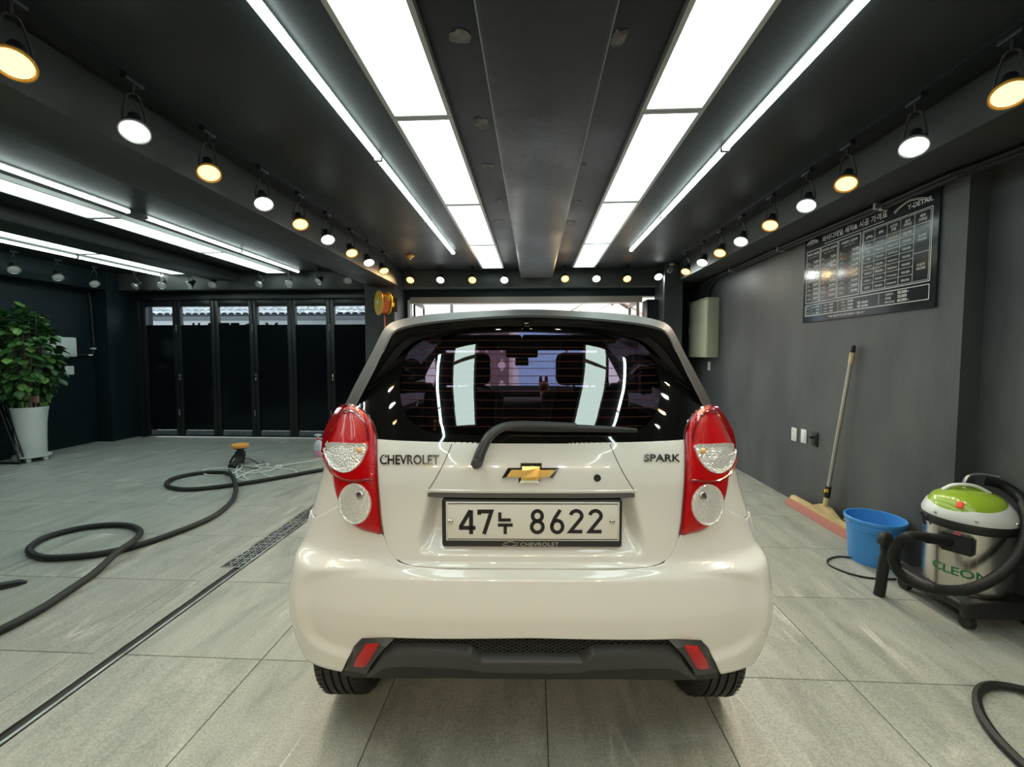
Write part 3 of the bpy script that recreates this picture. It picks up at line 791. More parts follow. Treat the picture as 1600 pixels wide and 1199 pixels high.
# back panel behind the grille, mesh, lip and reflectors
MB().grid(px_grid(60, 8, [(831, 1001), (700, 1000), (602, 999), (558, 1002)], [(831, 1062), (700, 1060), (615, 1060), (535, 1056)], off=-.045)).build('valance_back', 'grille_black', car)
lip_top = [(831, 1031), (790, 1031), (752, 1031), (735, 1018), (700, 1015.5), (650, 1015), (608, 1016), (596, 1022), (580, 1045), (572, 1055)]
lip_bot = [(831, 1062), (790, 1062), (752, 1060), (735, 1059), (700, 1057), (650, 1054), (622, 1053), (602, 1055), (586, 1060), (574, 1062)]
mb = MB().grid(px_grid(120, 10, lip_top, lip_bot, off=.004, fold=lambda u, a: .030 * (1 - sstep(0, .14, u)) + .03 * sstep(.7, 1, u)))
o = mb.build('valance_lip', 'valance_black', car, 45)
for s in (-1, 1):
    fr_o = [(562, 1002), (600, 1001), (613, 1005), (597, 1022), (580, 1046), (573, 1061), (535, 1054), (549, 1018)]
    P = [half(*p) for p in fr_o]
    n = len(P); c = [sum(p[i] for p in P) / n for i in range(3)]
    rows = []
    for k in range(5):
        t = 1 - k / 4
        rows.append([(s * (c[0] + (p[0] - c[0]) * t), S(c[0] + (p[0] - c[0]) * t, c[2] + (p[2] - c[2]) * t) + (.018 if k == 0 else -.002), c[2] + (p[2] - c[2]) * t) for p in P])
    MB().grid(rows, close_u=True).build('reflector_surround', 'valance_black', car, 50)
    rf = [(571, 1007), (592, 1006.5), (590, 1012), (574, 1038), (568, 1041), (553, 1039.5), (558, 1026)]
    P = [half(*p) for p in rf]; n = len(P); c = [sum(p[i] for p in P) / n for i in range(3)]
    rows = []
    for t, d in ((1, .004), (.97, -.006), (.7, -.009), (.35, -.0105), (.01, -.011)):
        rows.append([(s * (c[0] + (p[0] - c[0]) * t), S(c[0] + (p[0] - c[0]) * t, c[2] + (p[2] - c[2]) * t) + d - .002, c[2] + (p[2] - c[2]) * t) for p in P])
    rr_ = MB().grid(rows, close_u=True).build('reflector', 'lamp_red', car, 40); rr_['label'] = 'red corner reflector'
# honeycomb mesh
mb = MB()
g0, g1 = half(831, 1009)[2], half(831, 1033)[2]
xe = half(606, 1010)[0]
nrow = 9; hz = (g0 - g1) / nrow
for j in range(nrow + 1):
    z = g1 + hz * j; pts = []
    k = 0; x = -xe
    while x <= xe:
        pts.append((x, S(x, z) + .030, z + (hz * .32 if (k + j) % 2 else -hz * .32))); x += .0115; k += 1
    mb.tube(pts, .0021, 4, caps=False)
tag(mb.build('grille_mesh', 'trim_black', car, 0), kind='stuff')

# tailgate skin -----------------------------------------------------
he = [half(*p) for p in ((588, 690), (588.5, 720), (590.5, 760), (595, 810), (599.5, 836), (605.5, 858.5), (614, 871), (628, 879), (648, 885), (680, 888.5))]
zlow, zhigh = half(831, 888.5)[2], half(831, 692)[2]
hw_f = pw([(p[2], p[0]) for p in he] + [(zlow, he[-1][0]), (1.2, he[0][0])])
rc = dict(zt=half(831, 771)[2], zb=half(831, 871)[2], wt=half(668, 771)[0], wb=half(645, 850)[0])
def recess(x, z):
    u = (z - rc['zb']) / (rc['zt'] - rc['zb'])
    w = rc['wb'] + (rc['wt'] - rc['wb']) * min(max(u, 0), 1)
    fx = 1 - sstep(w - .045, w + .004, abs(x))
    fz = sstep(rc['zb'] - .004, rc['zb'] + .075, z) * (1 - sstep(rc['zt'] - .006, rc['zt'], z))
    return .050 * fx * fz
def hatch_y(x, z): return S(x, z) + recess(x, z) - .0035 * (1 - sstep(0, .0035, abs(z - rc['zt'] - .006)) if abs(x) < rc['wt'] + .01 else 0)
rows = []
zz = [zlow + (zhigh - zlow) * k / 150 for k in range(151)]
for z in zz:
    w = hw_f(z)
    rows.append([(w * (2 * k / 140 - 1), hatch_y(w * (2 * k / 140 - 1), z), z) for k in range(141)])
tailgate = MB().grid(rows).build('tailgate', 'car_white', car, 40)
so = tailgate.modifiers.new('skin', 'SOLIDIFY'); so.thickness = .012; so.offset = -1
def ribbon_on(pts, r, name, mat, parent, fn=None, seg=5):
    return MB().tube([(p[0], (fn(p[0], p[2]) if fn else p[1]), p[2]) for p in pts], r, seg).build(name, mat, parent)
for s in (-1, 1):
    a = half(706, 694); b = half(668, 768)
    pts = [(s * (a[0] + (b[0] - a[0]) * t - .012 * math.sin(math.pi * t) * .5), 0, a[2] + (b[2] - a[2]) * t) for t in [k / 14 for k in range(15)]]
    ribbon_on(pts, .0013, 'seam', 'trim_black', tailgate, lambda x, z: S(x, z) - .0002)
principled('ledge_shade_grey', (0.10, 0.10, 0.10), 0.5)
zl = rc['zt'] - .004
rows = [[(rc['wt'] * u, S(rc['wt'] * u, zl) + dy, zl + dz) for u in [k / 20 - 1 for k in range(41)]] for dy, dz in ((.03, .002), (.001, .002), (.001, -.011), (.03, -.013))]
MB().grid(rows).build('ledge_shade', 'ledge_shade_grey', tailgate, 0)  # dark strip under the ledge, its shadow put in as colour
p = onS(933, 747)
MB().lathe([(.001, 0), (.0075, 0), (.0105, .003), (.0105, -.004)][::-1], (p[0], S(p[0], p[2]) - .002, p[2]), (0, -1, 0), 18).build('keyhole', 'trim_black', tailgate)

# dark inner shell of the body --------------------------------------
LEN = 3.45
def ring_at(z, inset, n=40):
    pts = []
    w = WD(z) - inset
    for k in range(n + 1):
        th = -math.pi / 2 + math.pi * k / n
        x = math.copysign(math.sin(abs(th)) ** (2 / NN) * w, th)
        pts.append((x, YR(z) + inset + CCZ(z) * (1 - math.cos(th)), z))
    fy = LEN - (.28 if z > .8 else .05)
    for k in range(1, 20):
        a = math.pi / 2 - math.pi * k / 20
        pts.append((math.copysign(abs(math.sin(a)) ** .7 * w, a), fy - .45 + .45 * abs(math.cos(a)) ** .7, z))
    return pts
sh = MB().grid([ring_at(z, .062) for z in [.30 + .71 * k / 30 for k in range(31)]], close_u=True)
nf = len(sh.v) // 31
trim_arch(sh); trim_arch(sh, 2.87)
inner = sh.build('inner_shell', 'car_shell', car, 50)
MB().box(-.56, .56, .24, 3.2, .20, .30).box(-.72, .72, .95, 2.45, .2, .33).build('underbody', 'car_shell', car, 0)
MB().lathe([(.05, 0), (.07, .02), (.07, .34), (.05, .36)], (-.1, .42, .29), (1, 0, 0), 18, True, True).build('exhaust', 'steel', car)

# side panels -------------------------------------------------------
def side_patch(y0, y1, z0, z1, s, name, mat, arch=None, out=0.0, n=36, m=40):
    rows = []
    for i in range(n + 1):
        y = y0 + (y1 - y0) * i / n; c = []
        for j in range(m + 1):
            zb_ = z0(y) if callable(z0) else z0; zt_ = z1(y) if callable(z1) else z1
            z = zb_ + (zt_ - zb_) * j / m
            w = WD(z) + out
            yr = y - YR(z)
            if yr < CCZ(z): w *= max(0.0, 1 - (1 - max(yr, 0) / CCZ(z)) ** 2) ** (1 / NN)
            if y > 2.9: w *= 1 - .12 * ((y - 2.9) / .55) ** 2
            c.append((s * w, y, z))
        rows.append(c)
    mb = MB().grid(rows)
    if arch: trim_arch(mb, arch)
    o = mb.build(name, mat, car, 50)
    k = o.modifiers.new('skin', 'SOLIDIFY'); k.thickness = .01; k.offset = 0
    return o
def belt(y): return 1.045 - .045 * max(0, y - .5) / 2.3
for s in (-1, 1):
    rows = []
    for j in range(37):
        z = .70 + .42 * j / 36
        xa = float(np.interp(z, [.7, .85, 1.0, 1.12], [.54, .575, .625, .655])); th0 = math.asin(min(1, (xa / WD(z)) ** (NN / 2)))
        row = []
        for k in range(25):
            th = th0 + (math.pi / 2 - th0) * k / 24
            x, y = plan(th, z)
            ze = max(z, zt_f(x) + .003); x, y = plan(th, ze); row.append((s * x, y, ze))
        ze = max(z, zt_f(WD(z)) + .003); yq = YR(ze) + CCZ(ze)
        row += [(s * WD(ze), yq + (.396 - yq) * k / 4 if yq < .39 else yq + .001 * k, ze) for k in range(1, 5)]
        rows.append(row)
    MB().grid(rows).build('quarter_panel', 'car_white', car, 50)
    side_patch(.262, .397, lambda y: AXZ + math.sqrt(max(1e-6, ARR ** 2 - (y - AXY) ** 2)), lambda y: zt_f(.79), s, 'quarter_panel', 'car_white', None, 0, 12, 12)
    side_patch(.40, .985, .32, belt, s, 'quarter_panel', 'car_white', AXY, 0, 40, 44)
    side_patch(.99, 1.70, .34, belt, s, 'rear_door', 'car_white', None)
    side_patch(1.706, 2.50, .34, belt, s, 'front_door', 'car_white', None)
    side_patch(2.506, 3.25, .32, lambda y: .985 - .06 * max(0, y - 2.5), s, 'front_wing', 'car_white', 2.87, 0, 46, 40)
    for y in (1.25, 2.0):
        MB().rbox(s * .765 - .016, s * .765 + .016, y + .25, y + .42, .86, .885, .008).build('door_handle', 'car_white', car)
    MB().rbox(s * .80 - .09, s * .80 + .09, 2.20, 2.30, .98, 1.10, .03, 3).build('door_mirror', 'trim_black', car)
# bonnet and front bumper
rows = []
for i in range(17):
    y = 2.62 + .80 * i / 16
    hw_ = .70 * (1 - .16 * (i / 16) ** 2)
    rows.append([(hw_ * (k / 8 - 1), y - .05 * (k / 8 - 1) ** 2 * (i / 16), 1.0 - .16 * (i / 16) ** 1.7 - .05 * (k / 8 - 1) ** 4) for k in range(17)])
MB().grid(rows).build('bonnet', 'car_white', car, 60)
rows = []
for j in range(13):
    z = .28 + .58 * j / 12; bul = .06 * math.sin(math.pi * j / 12)
    rows.append([(.70 * math.sin(a) ** 1.0 if abs(a) < 9 else 0, LEN - .42 + (.36 + bul) * math.cos(a) ** .6 if math.cos(a) > 0 else LEN - .42, z) for a in [-math.pi / 2 + math.pi * k / 24 for k in range(25)]])
MB().grid(rows).build('front_bumper', 'car_white', car, 60)

# roof hoop: spoiler and rear pillars --------------------------------
out_px = [(840, 483.5), (734, 487), (670, 491.5), (637, 497), (616, 502.5), (605, 509), (596, 521), (581, 551), (564, 583), (551, 608), (539, 633)]
tr_px = [(840, 492.5), (755, 495.5), (691, 501), (650, 506.5), (627, 512), (614, 520), (603, 541), (586, 577), (566, 616), (560, 628), (555, 636)]
in_px = [(840, 508), (734, 510.5), (672, 518), (640, 526), (622, 538), (608, 554), (597, 570), (583, 592), (570, 617), (563, 630), (558, 638)]
def dep(px_list, f): return [half(px, py, depth=f(k / (len(px_list) - 1))) for k, (px, py) in enumerate(px_list)]
trd = hermite([(0, .255), (.4, .255), (.6, .262), (.85, .285), (1, .30)])
T_r = dep(tr_px, trd)
O_r = dep(out_px, lambda t: trd(t) + (.26 if t < .35 else .26 - .14 * (t - .35) / .65))
I_r = dep(in_px, lambda t: trd(t) + (.052 if t < .5 else .052 - .03 * (t - .5) / .5))
def both(rail, n=6):
    r = [Vector(p) for p in rail]; r[0] = Vector((0, r[0].y, r[0].z))
    full = [Vector((-p.x, p.y, p.z)) for p in r[::-1]] + r[1:]
    return smooth_path(full, n)
Tf, Of, If = both(T_r), both(O_r), both(I_r)
# outer strip with a rounded trailing edge, then the dark inner face
rows = []
for k in range(5):
    t = k / 4
    rows.append([a.lerp(b, 1 - t) for a, b in zip(Tf, Of)])
rows.append([a.lerp(b, .05) + Vector((0, -.004, 0)) - (Vector((0, 0, .006))) * (1 if abs(a.x) < .5 else 0) for a, b in zip(Tf, If)])
spo = MB().grid(rows).build('spoiler', 'roof_wrap', car, 50)
rows = [[a.lerp(b, .05) + Vector((0, -.004, 0)) - (Vector((0, 0, .006))) * (1 if abs(a.x) < .5 else 0) for a, b in zip(Tf, If)]]
rows += [[a.lerp(b, t) for a, b in zip(Tf, If)] for t in (.3, .6, .9)]
rows += [[b + Vector((0, .012, 0)) for b in If], [b + Vector((-.02 * (1 if b.x > 0 else -1) * min(1, abs(b.x) / .3), .03, -.014)) for b in If]]
MB().grid(rows).build('spoiler_face', 'trim_black', car, 40)
MB().tube([b + Vector((0, .004, .0)) for b in If], .004, 6).build('seal', 'gloss_black', car)
# washer nozzle under the spoiler
pz = half(823, 507, depth=.27)
MB().rbox(-.012 - .008, .012 - .008, .262, .31, pz[2] - .010, pz[2] + .010, .005, 3).build('washer_nozzle', 'gloss_black', spo)

# roof and side windows, carried forward from the hoop
ystn = [0, .12, .3, .5, .75, 1.0, 1.3, 1.6, 1.75]
def station(k):
    d = ystn[k]; out = []
    g = 1 + .12 * sstep(0, 1.0, d); up_ = .025 * sstep(0, .9, d) - .03 * sstep(1.0, 1.75, d)
    for p in Of:
        w = sstep(1.25, 1.42, p.z)
        base = .42
        out.append(Vector((p.x * g, base + (p.y - base) * (1 - sstep(0, .4, d)) + d if d > 0 else p.y, p.z + up_ * w)))
    return out
G = [station(k) for k in range(len(ystn))]
n = len(Of)
hi = [i for i, p in enumerate(Of) if p.z > 1.395]
i0, i1 = hi[0], hi[-1]
MB().grid([row[i0:i1 + 1] for row in G]).build('roof', 'roof_wrap', car, 60)
for a, b in ((0, i0), (i1, n - 1)):
    # rear pillar, then the glass down to the belt line
    def side_row(row, lo):
        seg = row[a:b + 1] if a == 0 else row[a:b + 1][::-1]          # from the belt up to the roof
        s = 1 if seg[0].x > 0 else -1
        y = seg[0].y
        foot = Vector((s * WD(1.05) * .995, y, belt(y)))
        return [foot.lerp(seg[0], t) for t in (0, .5)] + seg
    MB().grid([side_row(r, 0) for r in G[:4]]).build('rear_pillar', 'roof_wrap', car, 60)
    o = MB().grid([[p + Vector((-.012 * (1 if p.x > 0 else -1), 0, 0)) for p in side_row(r, 0)] for r in G[3:]]).build('side_window', 'side_glass', car, 60)
    MB().grid([side_row([q + Vector((0, dy, 0)) for q in G[5]], 0) for dy in (-.03, .05)]).build('door_pillar', 'trim_black', car, 60)
# windscreen and front pillars
topr = G[-1][i0:i1 + 1]
m_ = len(topr)
bot = [Vector((.70 * (2 * k / (m_ - 1) - 1), 2.72 - .12 * (2 * k / (m_ - 1) - 1) ** 2, .985)) for k in range(m_)]
MB().grid([[a.lerp(b, t) for a, b in zip(topr, bot)] for t in (0, .25, .5, .75, 1)]).build('windscreen', 'windscreen_glass', car, 60)
for k in (0, m_ - 1):
    MB().tube([topr[k].lerp(bot[k], t) for t in (0, .5, 1)], .045, 8).build('front_pillar', 'roof_wrap', car)
    s = 1 if topr[k].x > 0 else -1
    j = 0 if s < 0 else n - 1
    e = G[-1][j]
    MB().add([topr[k], bot[k], (s * .70, e.y, belt(e.y))], [(0, 1, 2)]).build('quarter_light', 'side_glass', car, 0)

# rear window -------------------------------------------------------
wc = (831, 600)
in_w = [(831, 518), (740, 520.5), (690, 525), (660, 532), (641, 546), (629, 570), (623.5, 600), (627, 630), (637, 654), (655, 670), (680, 677), (740, 680.5), (831, 681.5)]
out_w = [(831, 505), (740, 508), (680, 514), (640, 524), (612, 548), (590, 581), (568, 620), (556, 642), (566, 668), (586, 693), (640, 693.5), (740, 693.5), (831, 693.5)]
def by_angle(poly, N):
    ang = [math.atan2(p[0] - wc[0], p[1] - wc[1]) for p in poly]      # 0 .. -pi on the drawn side
    ang = [a if a <= 0 else a - 2 * math.pi for a in ang]
    ang[0], ang[-1] = -math.pi, 0.0
    rad = [math.hypot(p[0] - wc[0], p[1] - wc[1]) for p in poly]
    # resample along straight segments
    fine = []
    for (p, q) in zip(poly[:-1], poly[1:]):
        for k in range(40): fine.append((p[0] + (q[0] - p[0]) * k / 40, p[1] + (q[1] - p[1]) * k / 40))
    fine.append(poly[-1])
    fa = [math.atan2(wc[0] - p[0], wc[1] - p[1]) for p in fine]       # 0 at top to pi at the bottom
    fr_ = [math.hypot(p[0] - wc[0], p[1] - wc[1]) for p in fine]
    out = []
    for k in range(N + 1):
        a = math.pi * k / N; r = float(np.interp(a, fa, fr_)); out.append((wc[0] - r * math.sin(a), wc[1] - r * math.cos(a)))
    return out
NW = 72
wi = [half(*p) for p in by_angle(in_w, NW)]; wo = [half(*p) for p in by_angle(out_w, NW)]
def full_loop(P):
    P = [(0 if i in (0, len(P) - 1) else p[0], p[2]) for i, p in enumerate(P)]
    return [(-x, z) for x, z in P] + [(x, z) for x, z in P[-2:0:-1]]
li, lo_ = full_loop(wi), full_loop(wo)
zc_ = half(831, 600)[2]
def on_glass(x, z, off=0.0): return (x, S(x, z) - off, z)
mb = MB().grid([[on_glass(a[0] + (b[0] - a[0]) * t, a[1] + (b[1] - a[1]) * t) for a, b in zip(li, lo_)] for t in (0, .2, .4, .6, .8, 1)], close_u=True)
frit = mb.build('window_border', 'gloss_black', car, 60)
mb = MB().grid([[on_glass(x * t, zc_ + (z - zc_) * t) for x, z in li] for t in (1, .92, .84, .75, .66, .56, .46, .36, .26, .16, .08, .004)], close_u=True)
rw = mb.build('rear_window', 'rear_glass', car, 60)
wmax = pw([(p[1], abs(p[0])) for p in li if abs(p[0]) > .2])
for py in (532, 543, 553.5, 565, 576, 588, 600, 612, 626, 639, 653, 667.5):
    z = half(831, py)[2]
    w = wmax(z) - .006
    MB().tube([(w * (k / 16 - 1), S(w * (k / 16 - 1), z) + .006, z) for k in range(33)], .0011, 4).build('heater_line', 'heater_wire', rw, 0)

principled('sticker_orange', (0.75, 0.25, 0.05), 0.5)
for a, b, c, d in ((677, 656, 682, 661), (684, 656, 692, 659), (684, 661, 690, 663), (677, 664, 681, 667), (684, 665, 697, 666.5), (677, 669, 681, 673)):
    q = [onS(*p) for p in ((a, b), (c, b), (c, d), (a, d))]
    MB().add([(x, S(x, z) + .003, z) for x, y, z in q], [(0, 1, 2, 3)]).build('window_sticker', 'sticker_orange', rw, 0)

# tail lamps --------------------------------------------------------
def zt(x, y): return (490 + .2252 * x, 620 + .2252 * y)
lamp_o = [zt(*p) for p in ((228, 58), (185, 100), (150, 150), (120, 210), (100, 270), (92, 340), (98, 390), (112, 440), (134, 490), (152, 530), (158, 590), (170, 660), (186, 720), (208, 785), (240, 842), (285, 886), (345, 918), (410, 935), (474, 944), (470, 880), (464, 800), (456, 700), (449, 600), (444, 500), (441, 400), (440, 330), (434, 260), (420, 205), (398, 158), (366, 115), (325, 82), (280, 62))]
cl_o = [zt(*p) for p in ((118, 335), (118, 390), (134, 440), (160, 484), (198, 514), (242, 529), (290, 520), (334, 490), (368, 446), (388, 395), (394, 346), (320, 342), (240, 338), (170, 335))]
rv_o = [zt(318 + 99 * math.cos(a), 733 + 130 * math.sin(a)) for a in [2 * math.pi * k / 28 for k in range(28)]]
def star(poly, offs, s, ctr=None, sm=3):
    """rings shrinking towards the centre; offs: (scale, lift outward)"""
    P = [Vector((*half(*p), )) for p in poly]
    if sm > 1: P = smooth_path(P, sm, True)
    c = Vector(half(*ctr)) if ctr else sum(P, Vector()) / len(P)
    rows = []
    for t, d in offs:
        row = []
        d *= .62
        for p in P:
            x = c.x + (p.x - c.x) * t; z = c.z + (p.z - c.z) * t
            y = S(x, z)
            # lift along the skin normal
            e = .004
            nx = (S(min(x + e, .99 * WD(z)), z) - S(x - e, z)) / (2 * e); nz = (S(x, z + e) - S(x, z - e)) / (2 * e)
            nv = Vector((nx, -1, nz)); nv.normalize()
            row.append((s * (x + nv.x * d), y + nv.y * d, z + nv.z * d))
        rows.append(row)
    return rows
for s, where in ((-1, ''), (1, '')):
    hb = MB().grid(star(lamp_o, [(1.01, -.03), (1.012, .0), (1.006, .012), (.985, .0155)], s, zt(285, 480)), close_u=True).build('tail_lamp', 'lamp_red_dark', car, 50)
    hb['label'] = 'red and clear tail lamp'
    MB().grid(star(lamp_o, [(.99, .014), (.96, .021), (.90, .026), (.80, .030), (.65, .033), (.5, .034), (.35, .035), (.2, .035), (.05, .035), (.002, .035)], s, zt(285, 480)), close_u=True).build('red_lens', 'lamp_red', hb, 50)
    # moulded rim between the two lamp bowls
    rim = [Vector(p) for p in star([zt(*p) for p in ((122, 450), (160, 520), (205, 556), (262, 578), (330, 582), (400, 574), (432, 572))], [(1, .037)], s, zt(275, 500), 1)[0]]
    MB().tube(smooth_path(rim, 4), .004, 6).build('rim', 'lamp_red_dark', hb)
    arc = [Vector(p) for p in star([zt(*p) for p in ((106, 330), (130, 240), (180, 165), (240, 125), (300, 120), (360, 160), (400, 240), (410, 320))], [(1, .036)], s, zt(270, 300), 1)[0]]
    MB().tube(smooth_path(arc, 4), .0035, 6).build('rim', 'lamp_red_dark', hb)
    MB().grid(star(cl_o, [(1.03, .030), (1.02, .040), (.97, .0405), (.93, .038), (.6, .040), (.3, .041), (.01, .041)], s, zt(255, 425)), close_u=True).build('turn_lens', 'lamp_clear', hb, 50)
    MB().grid(star(rv_o, [(1.08, .030), (1.06, .041), (1.0, .043), (.95, .038), (.7, .040), (.4, .0415), (.01, .042)], s, zt(318, 733), 2), close_u=True).build('reverse_lens', 'lamp_clear', hb, 50)
    ab = [zt(352 + 17 * math.cos(a), 385 + 19 * math.sin(a)) for a in [2 * math.pi * k / 14 for k in range(14)]]
    MB().grid(star(ab, [(1, .038), (.9, .046), (.5, .049), (.01, .05)], s, None, 2), close_u=True).build('amber_bulb', 'lamp_amber', hb, 60)
    db = [zt(358 + 24 * math.cos(a), 672 + 30 * math.sin(a)) for a in [2 * math.pi * k / 12 for k in range(12)]]
    MB().grid(star(db, [(1, .040), (.9, .0445), (.4, .0455), (.01, .046)], s, None, 2), close_u=True).build('bulb', 'steel', hb, 60)

# wiper -------------------------------------------------------------
def sp(px, py, off): 
    x, y, z = onS(px, py, off=off); return Vector((x, y, z))
arm = smooth_path([sp(742.5, 730, .024), sp(745.5, 723, .026), sp(752, 705, .034), sp(763, 684, .044), sp(780, 670.5, .048), sp(803, 664.5, .048), sp(840, 664, .046), sp(900, 666, .044)], 6)
ra = [.0225 - .0105 * (k / (len(arm) - 1)) ** 1.2 for k in range(len(arm))]
for k in range(6): ra[k] *= math.sqrt(max(.3, 1 - (1 - k / 6) ** 2))
wa = MB().tube(arm, ra, 10, flat=.75).build('wiper_arm', 'valance_black', car, 50)
q = sp(745.5, 723, .02)
MB().lathe([(.012, -.02), (.0150, .0), (.0150, .033), (.0135, .0365), (.001, .037)], q, (0, -1, .12), 20).build('pivot_cap', 'valance_black', wa)
bl = smooth_path([sp(790, 667, .030), sp(840, 668.5, .03), (sp(900, 669.5, .030)), sp(960, 671.5, .028), sp(995, 673, .024)], 6)
rb = [.0135 - .0075 * (k / (len(bl) - 1)) ** 2 for k in range(len(bl))]
MB().tube(bl, rb, 8).build('wiper_blade', 'trim_black', wa, 50)

# number plate ------------------------------------------------------
pc = onS(831, 818); PY = .062
def on_plate(px, py, dn=0.0):
    x, y, z = onS(px, py, depth=PY - dn); return x, y, z
x0, _, z1 = on_plate(689.5, 780.5); x1, _, z0 = on_plate(972.5, 857)
plate = thing('number_plate', None, None); plate.parent = car
pf = MB().rbox(x0, x1, PY, PY + .04, z0, z1, .009, 3).build('plate_frame', 'trim_black', plate)
a0, _, b1 = on_plate(696.5, 784.5, .002); a1, _, b0 = on_plate(967.5, 846, .002)
MB().rbox(a0, a1, PY - .003, PY + .002, b0, b1, .0025, 2).build('plate_sheet', 'plate_white', plate)
MB().tube([(a0 + .005, PY - .003, b0 + .005), (a1 - .005, PY - .003, b0 + .005), (a1 - .005, PY - .003, b1 - .005), (a0 + .005, PY - .003, b1 - .005)], .0014, 5, True).build('plate_border', 'plate_ink', plate)
for px in (703.5, 956.5):
    c = on_plate(px, 815)
    MB().lathe([(.007, 0), (.0085, .003), (.006, .006), (.001, .0065)], (c[0], PY - .003, c[2]), (0, -1, 0), 12).build('bolt', 'steel', plate)
def stroke(mb, pts, w, y, closed=False):
    """flat ribbon of constant width along points in x/z"""
    P = [Vector((p[0], p[1])) for p in pts]; n = len(P); L, Rr = [], []
    for i in range(n):
        a = P[i - 1] if (i > 0 or closed) else P[i]; b = P[(i + 1) % n] if (i < n - 1 or closed) else P[i]
        d1 = (P[i] - a); d2 = (b - P[i])
        d1 = d1.normalized() if d1.length > 1e-9 else d2.normalized()
        d2 = d2.normalized() if d2.length > 1e-9 else d1
        n1 = Vector((-d1.y, d1.x)); n2 = Vector((-d2.y, d2.x)); m = (n1 + n2)
        m = m.normalized() if m.length > 1e-6 else n1
        k = w / 2 / max(.45, m.dot(n1))
        L.append(P[i] + m * k); Rr.append(P[i] - m * k)
    if closed: L.append(L[0]); Rr.append(Rr[0])
    mb.grid([[(p.x, y, p.y) for p in L], [(p.x, y - .0012, p.y) for p in L], [(p.x, y - .0012, p.y) for p in Rr], [(p.x, y, p.y) for p in Rr]], close_v=True)
def arcp(cx, cz, rx, rz, a0_, a1_, n=14): return [(cx + rx * math.cos(R(a0_ + (a1_ - a0_) * k / n)), cz + rz * math.sin(R(a0_ + (a1_ - a0_) * k / n))) for k in range(n + 1)]
G_ = {  # glyphs in a 1 wide x 2 high box
    '4': [[(.74, 0), (.74, 2)], [(.70, 1.98), (.10, .58)], [(.02, .52), (1.0, .52)]],
    '7': [[(.06, 1.62), (.06, 1.9), (.95, 1.9), (.40, 0)]],
    '8': [arcp(.5, 1.47, .36, .42, 0, 360, 22), arcp(.5, .55, .42, .47, 0, 360, 22)],
    '6': [arcp(.5, .58, .41, .50, 0, 360, 22), [(.09, .62), (.30, 1.25), (.72, 1.98)]],
    '2': [arcp(.5, 1.46, .40, .44, 170, -30, 14) + [(.08, .10), (.95, .10)]],
    'nu': [[(.14, 1.92), (.14, 1.25), (.92, 1.25)], [(0, .80), (1.05, .80)], [(.52, .80), (.52, 0)]],
}
def glyph(mb, g, px0, px1, py0, py1, wpx=9.5):
    xa, _, zb_ = on_plate(px0, py1); xb, _, za = on_plate(px1, py0)
    w = wpx * (xb - xa) / (px1 - px0)
    for st in G_[g]:
        cl = abs(st[0][0] - st[-1][0]) + abs(st[0][1] - st[-1][1]) < 1e-6
        pts = [(xa + (xb - xa) * u, zb_ + (za - zb_) * v / 2) for u, v in (st[:-1] if cl else st)]
        stroke(mb, pts, w, PY - .0032, cl)
for g, a, b, c, d, w in (('4', 717, 743, 797, 834, 6), ('7', 748, 769, 797, 834, 6), ('nu', 778, 800, 799, 834, 5),
                      ('8', 829, 850, 796, 833, 5.6), ('6', 860, 881, 796, 833, 5.6), ('2', 889, 911, 796, 832, 5.6), ('2', 919, 941, 796, 832, 5.6)):
    mb = MB(); glyph(mb, g, a, b, c, d, w); mb.build('plate_character', 'plate_ink', plate, 0)
def bowtie(px0, px1, py0, py1, fn):
    cx_, cy_ = (px0 + px1) / 2, (py0 + py1) / 2; w, h = (px1 - px0) / 2, (py1 - py0) / 2
    o = [(-.34, 1), (.40, 1), (.40, .52), (1.0, .52), (.78, -.52), (.34, -.52), (.34, -1), (-.40, -1), (-.40, -.52), (-1.0, -.52), (-.78, .52), (-.34, .52)]
    return [fn(cx_ + u * w, cy_ - v * h) for u, v in o]
def frame_text(body, pxa, pxb, pya, pyb, name, mat, parent, fn, ext=.0012, bold=0.0, slant=0.0):
    v, f = text_mesh(body, .1, 0, 'LEFT', 1.0, bold)
    xa = min(p[0] for p in v); xb = max(p[0] for p in v); ya = min(p[1] for p in v); yb = max(p[1] for p in v)
    k = len(v); V = []
    for lay in (0, 1):
        for p in v:
            u = (p[0] - xa) / (xb - xa); w = (p[1] - ya) / (yb - ya)
            q = fn(pxa + (pxb - pxa) * u, pyb + (pya - pyb) * w); V.append((q[0], q[1] - lay * ext, q[2]))
    edges = {}
    for fc in f:
        for i in range(len(fc)):
            e = (fc[i], fc[(i + 1) % len(fc)]); edges[e] = edges.get(e, 0) + 1
    F_ = [tuple(i + k for i in fc) for fc in f]
    for (a, b) in edges:
        if (b, a) not in edges: F_.append((a, b, b + k, a + k))
    return MB().add(V, F_).build(name, mat, parent, 0)
def fr_fn(px, py): x, y, z = onS(px, py, depth=PY); return (x, PY - .0005, z)
frame_text('CHEVROLET', 813, 873, 847.8, 853.6, 'frame_lettering', 'frame_print', plate, fr_fn, .0006)
P = bowtie(785, 810, 846.8, 854.2, fr_fn)
MB().tube([(p[0], p[1], p[2]) for p in P], .0011, 4, True).build('frame_emblem', 'frame_print', plate, 0)
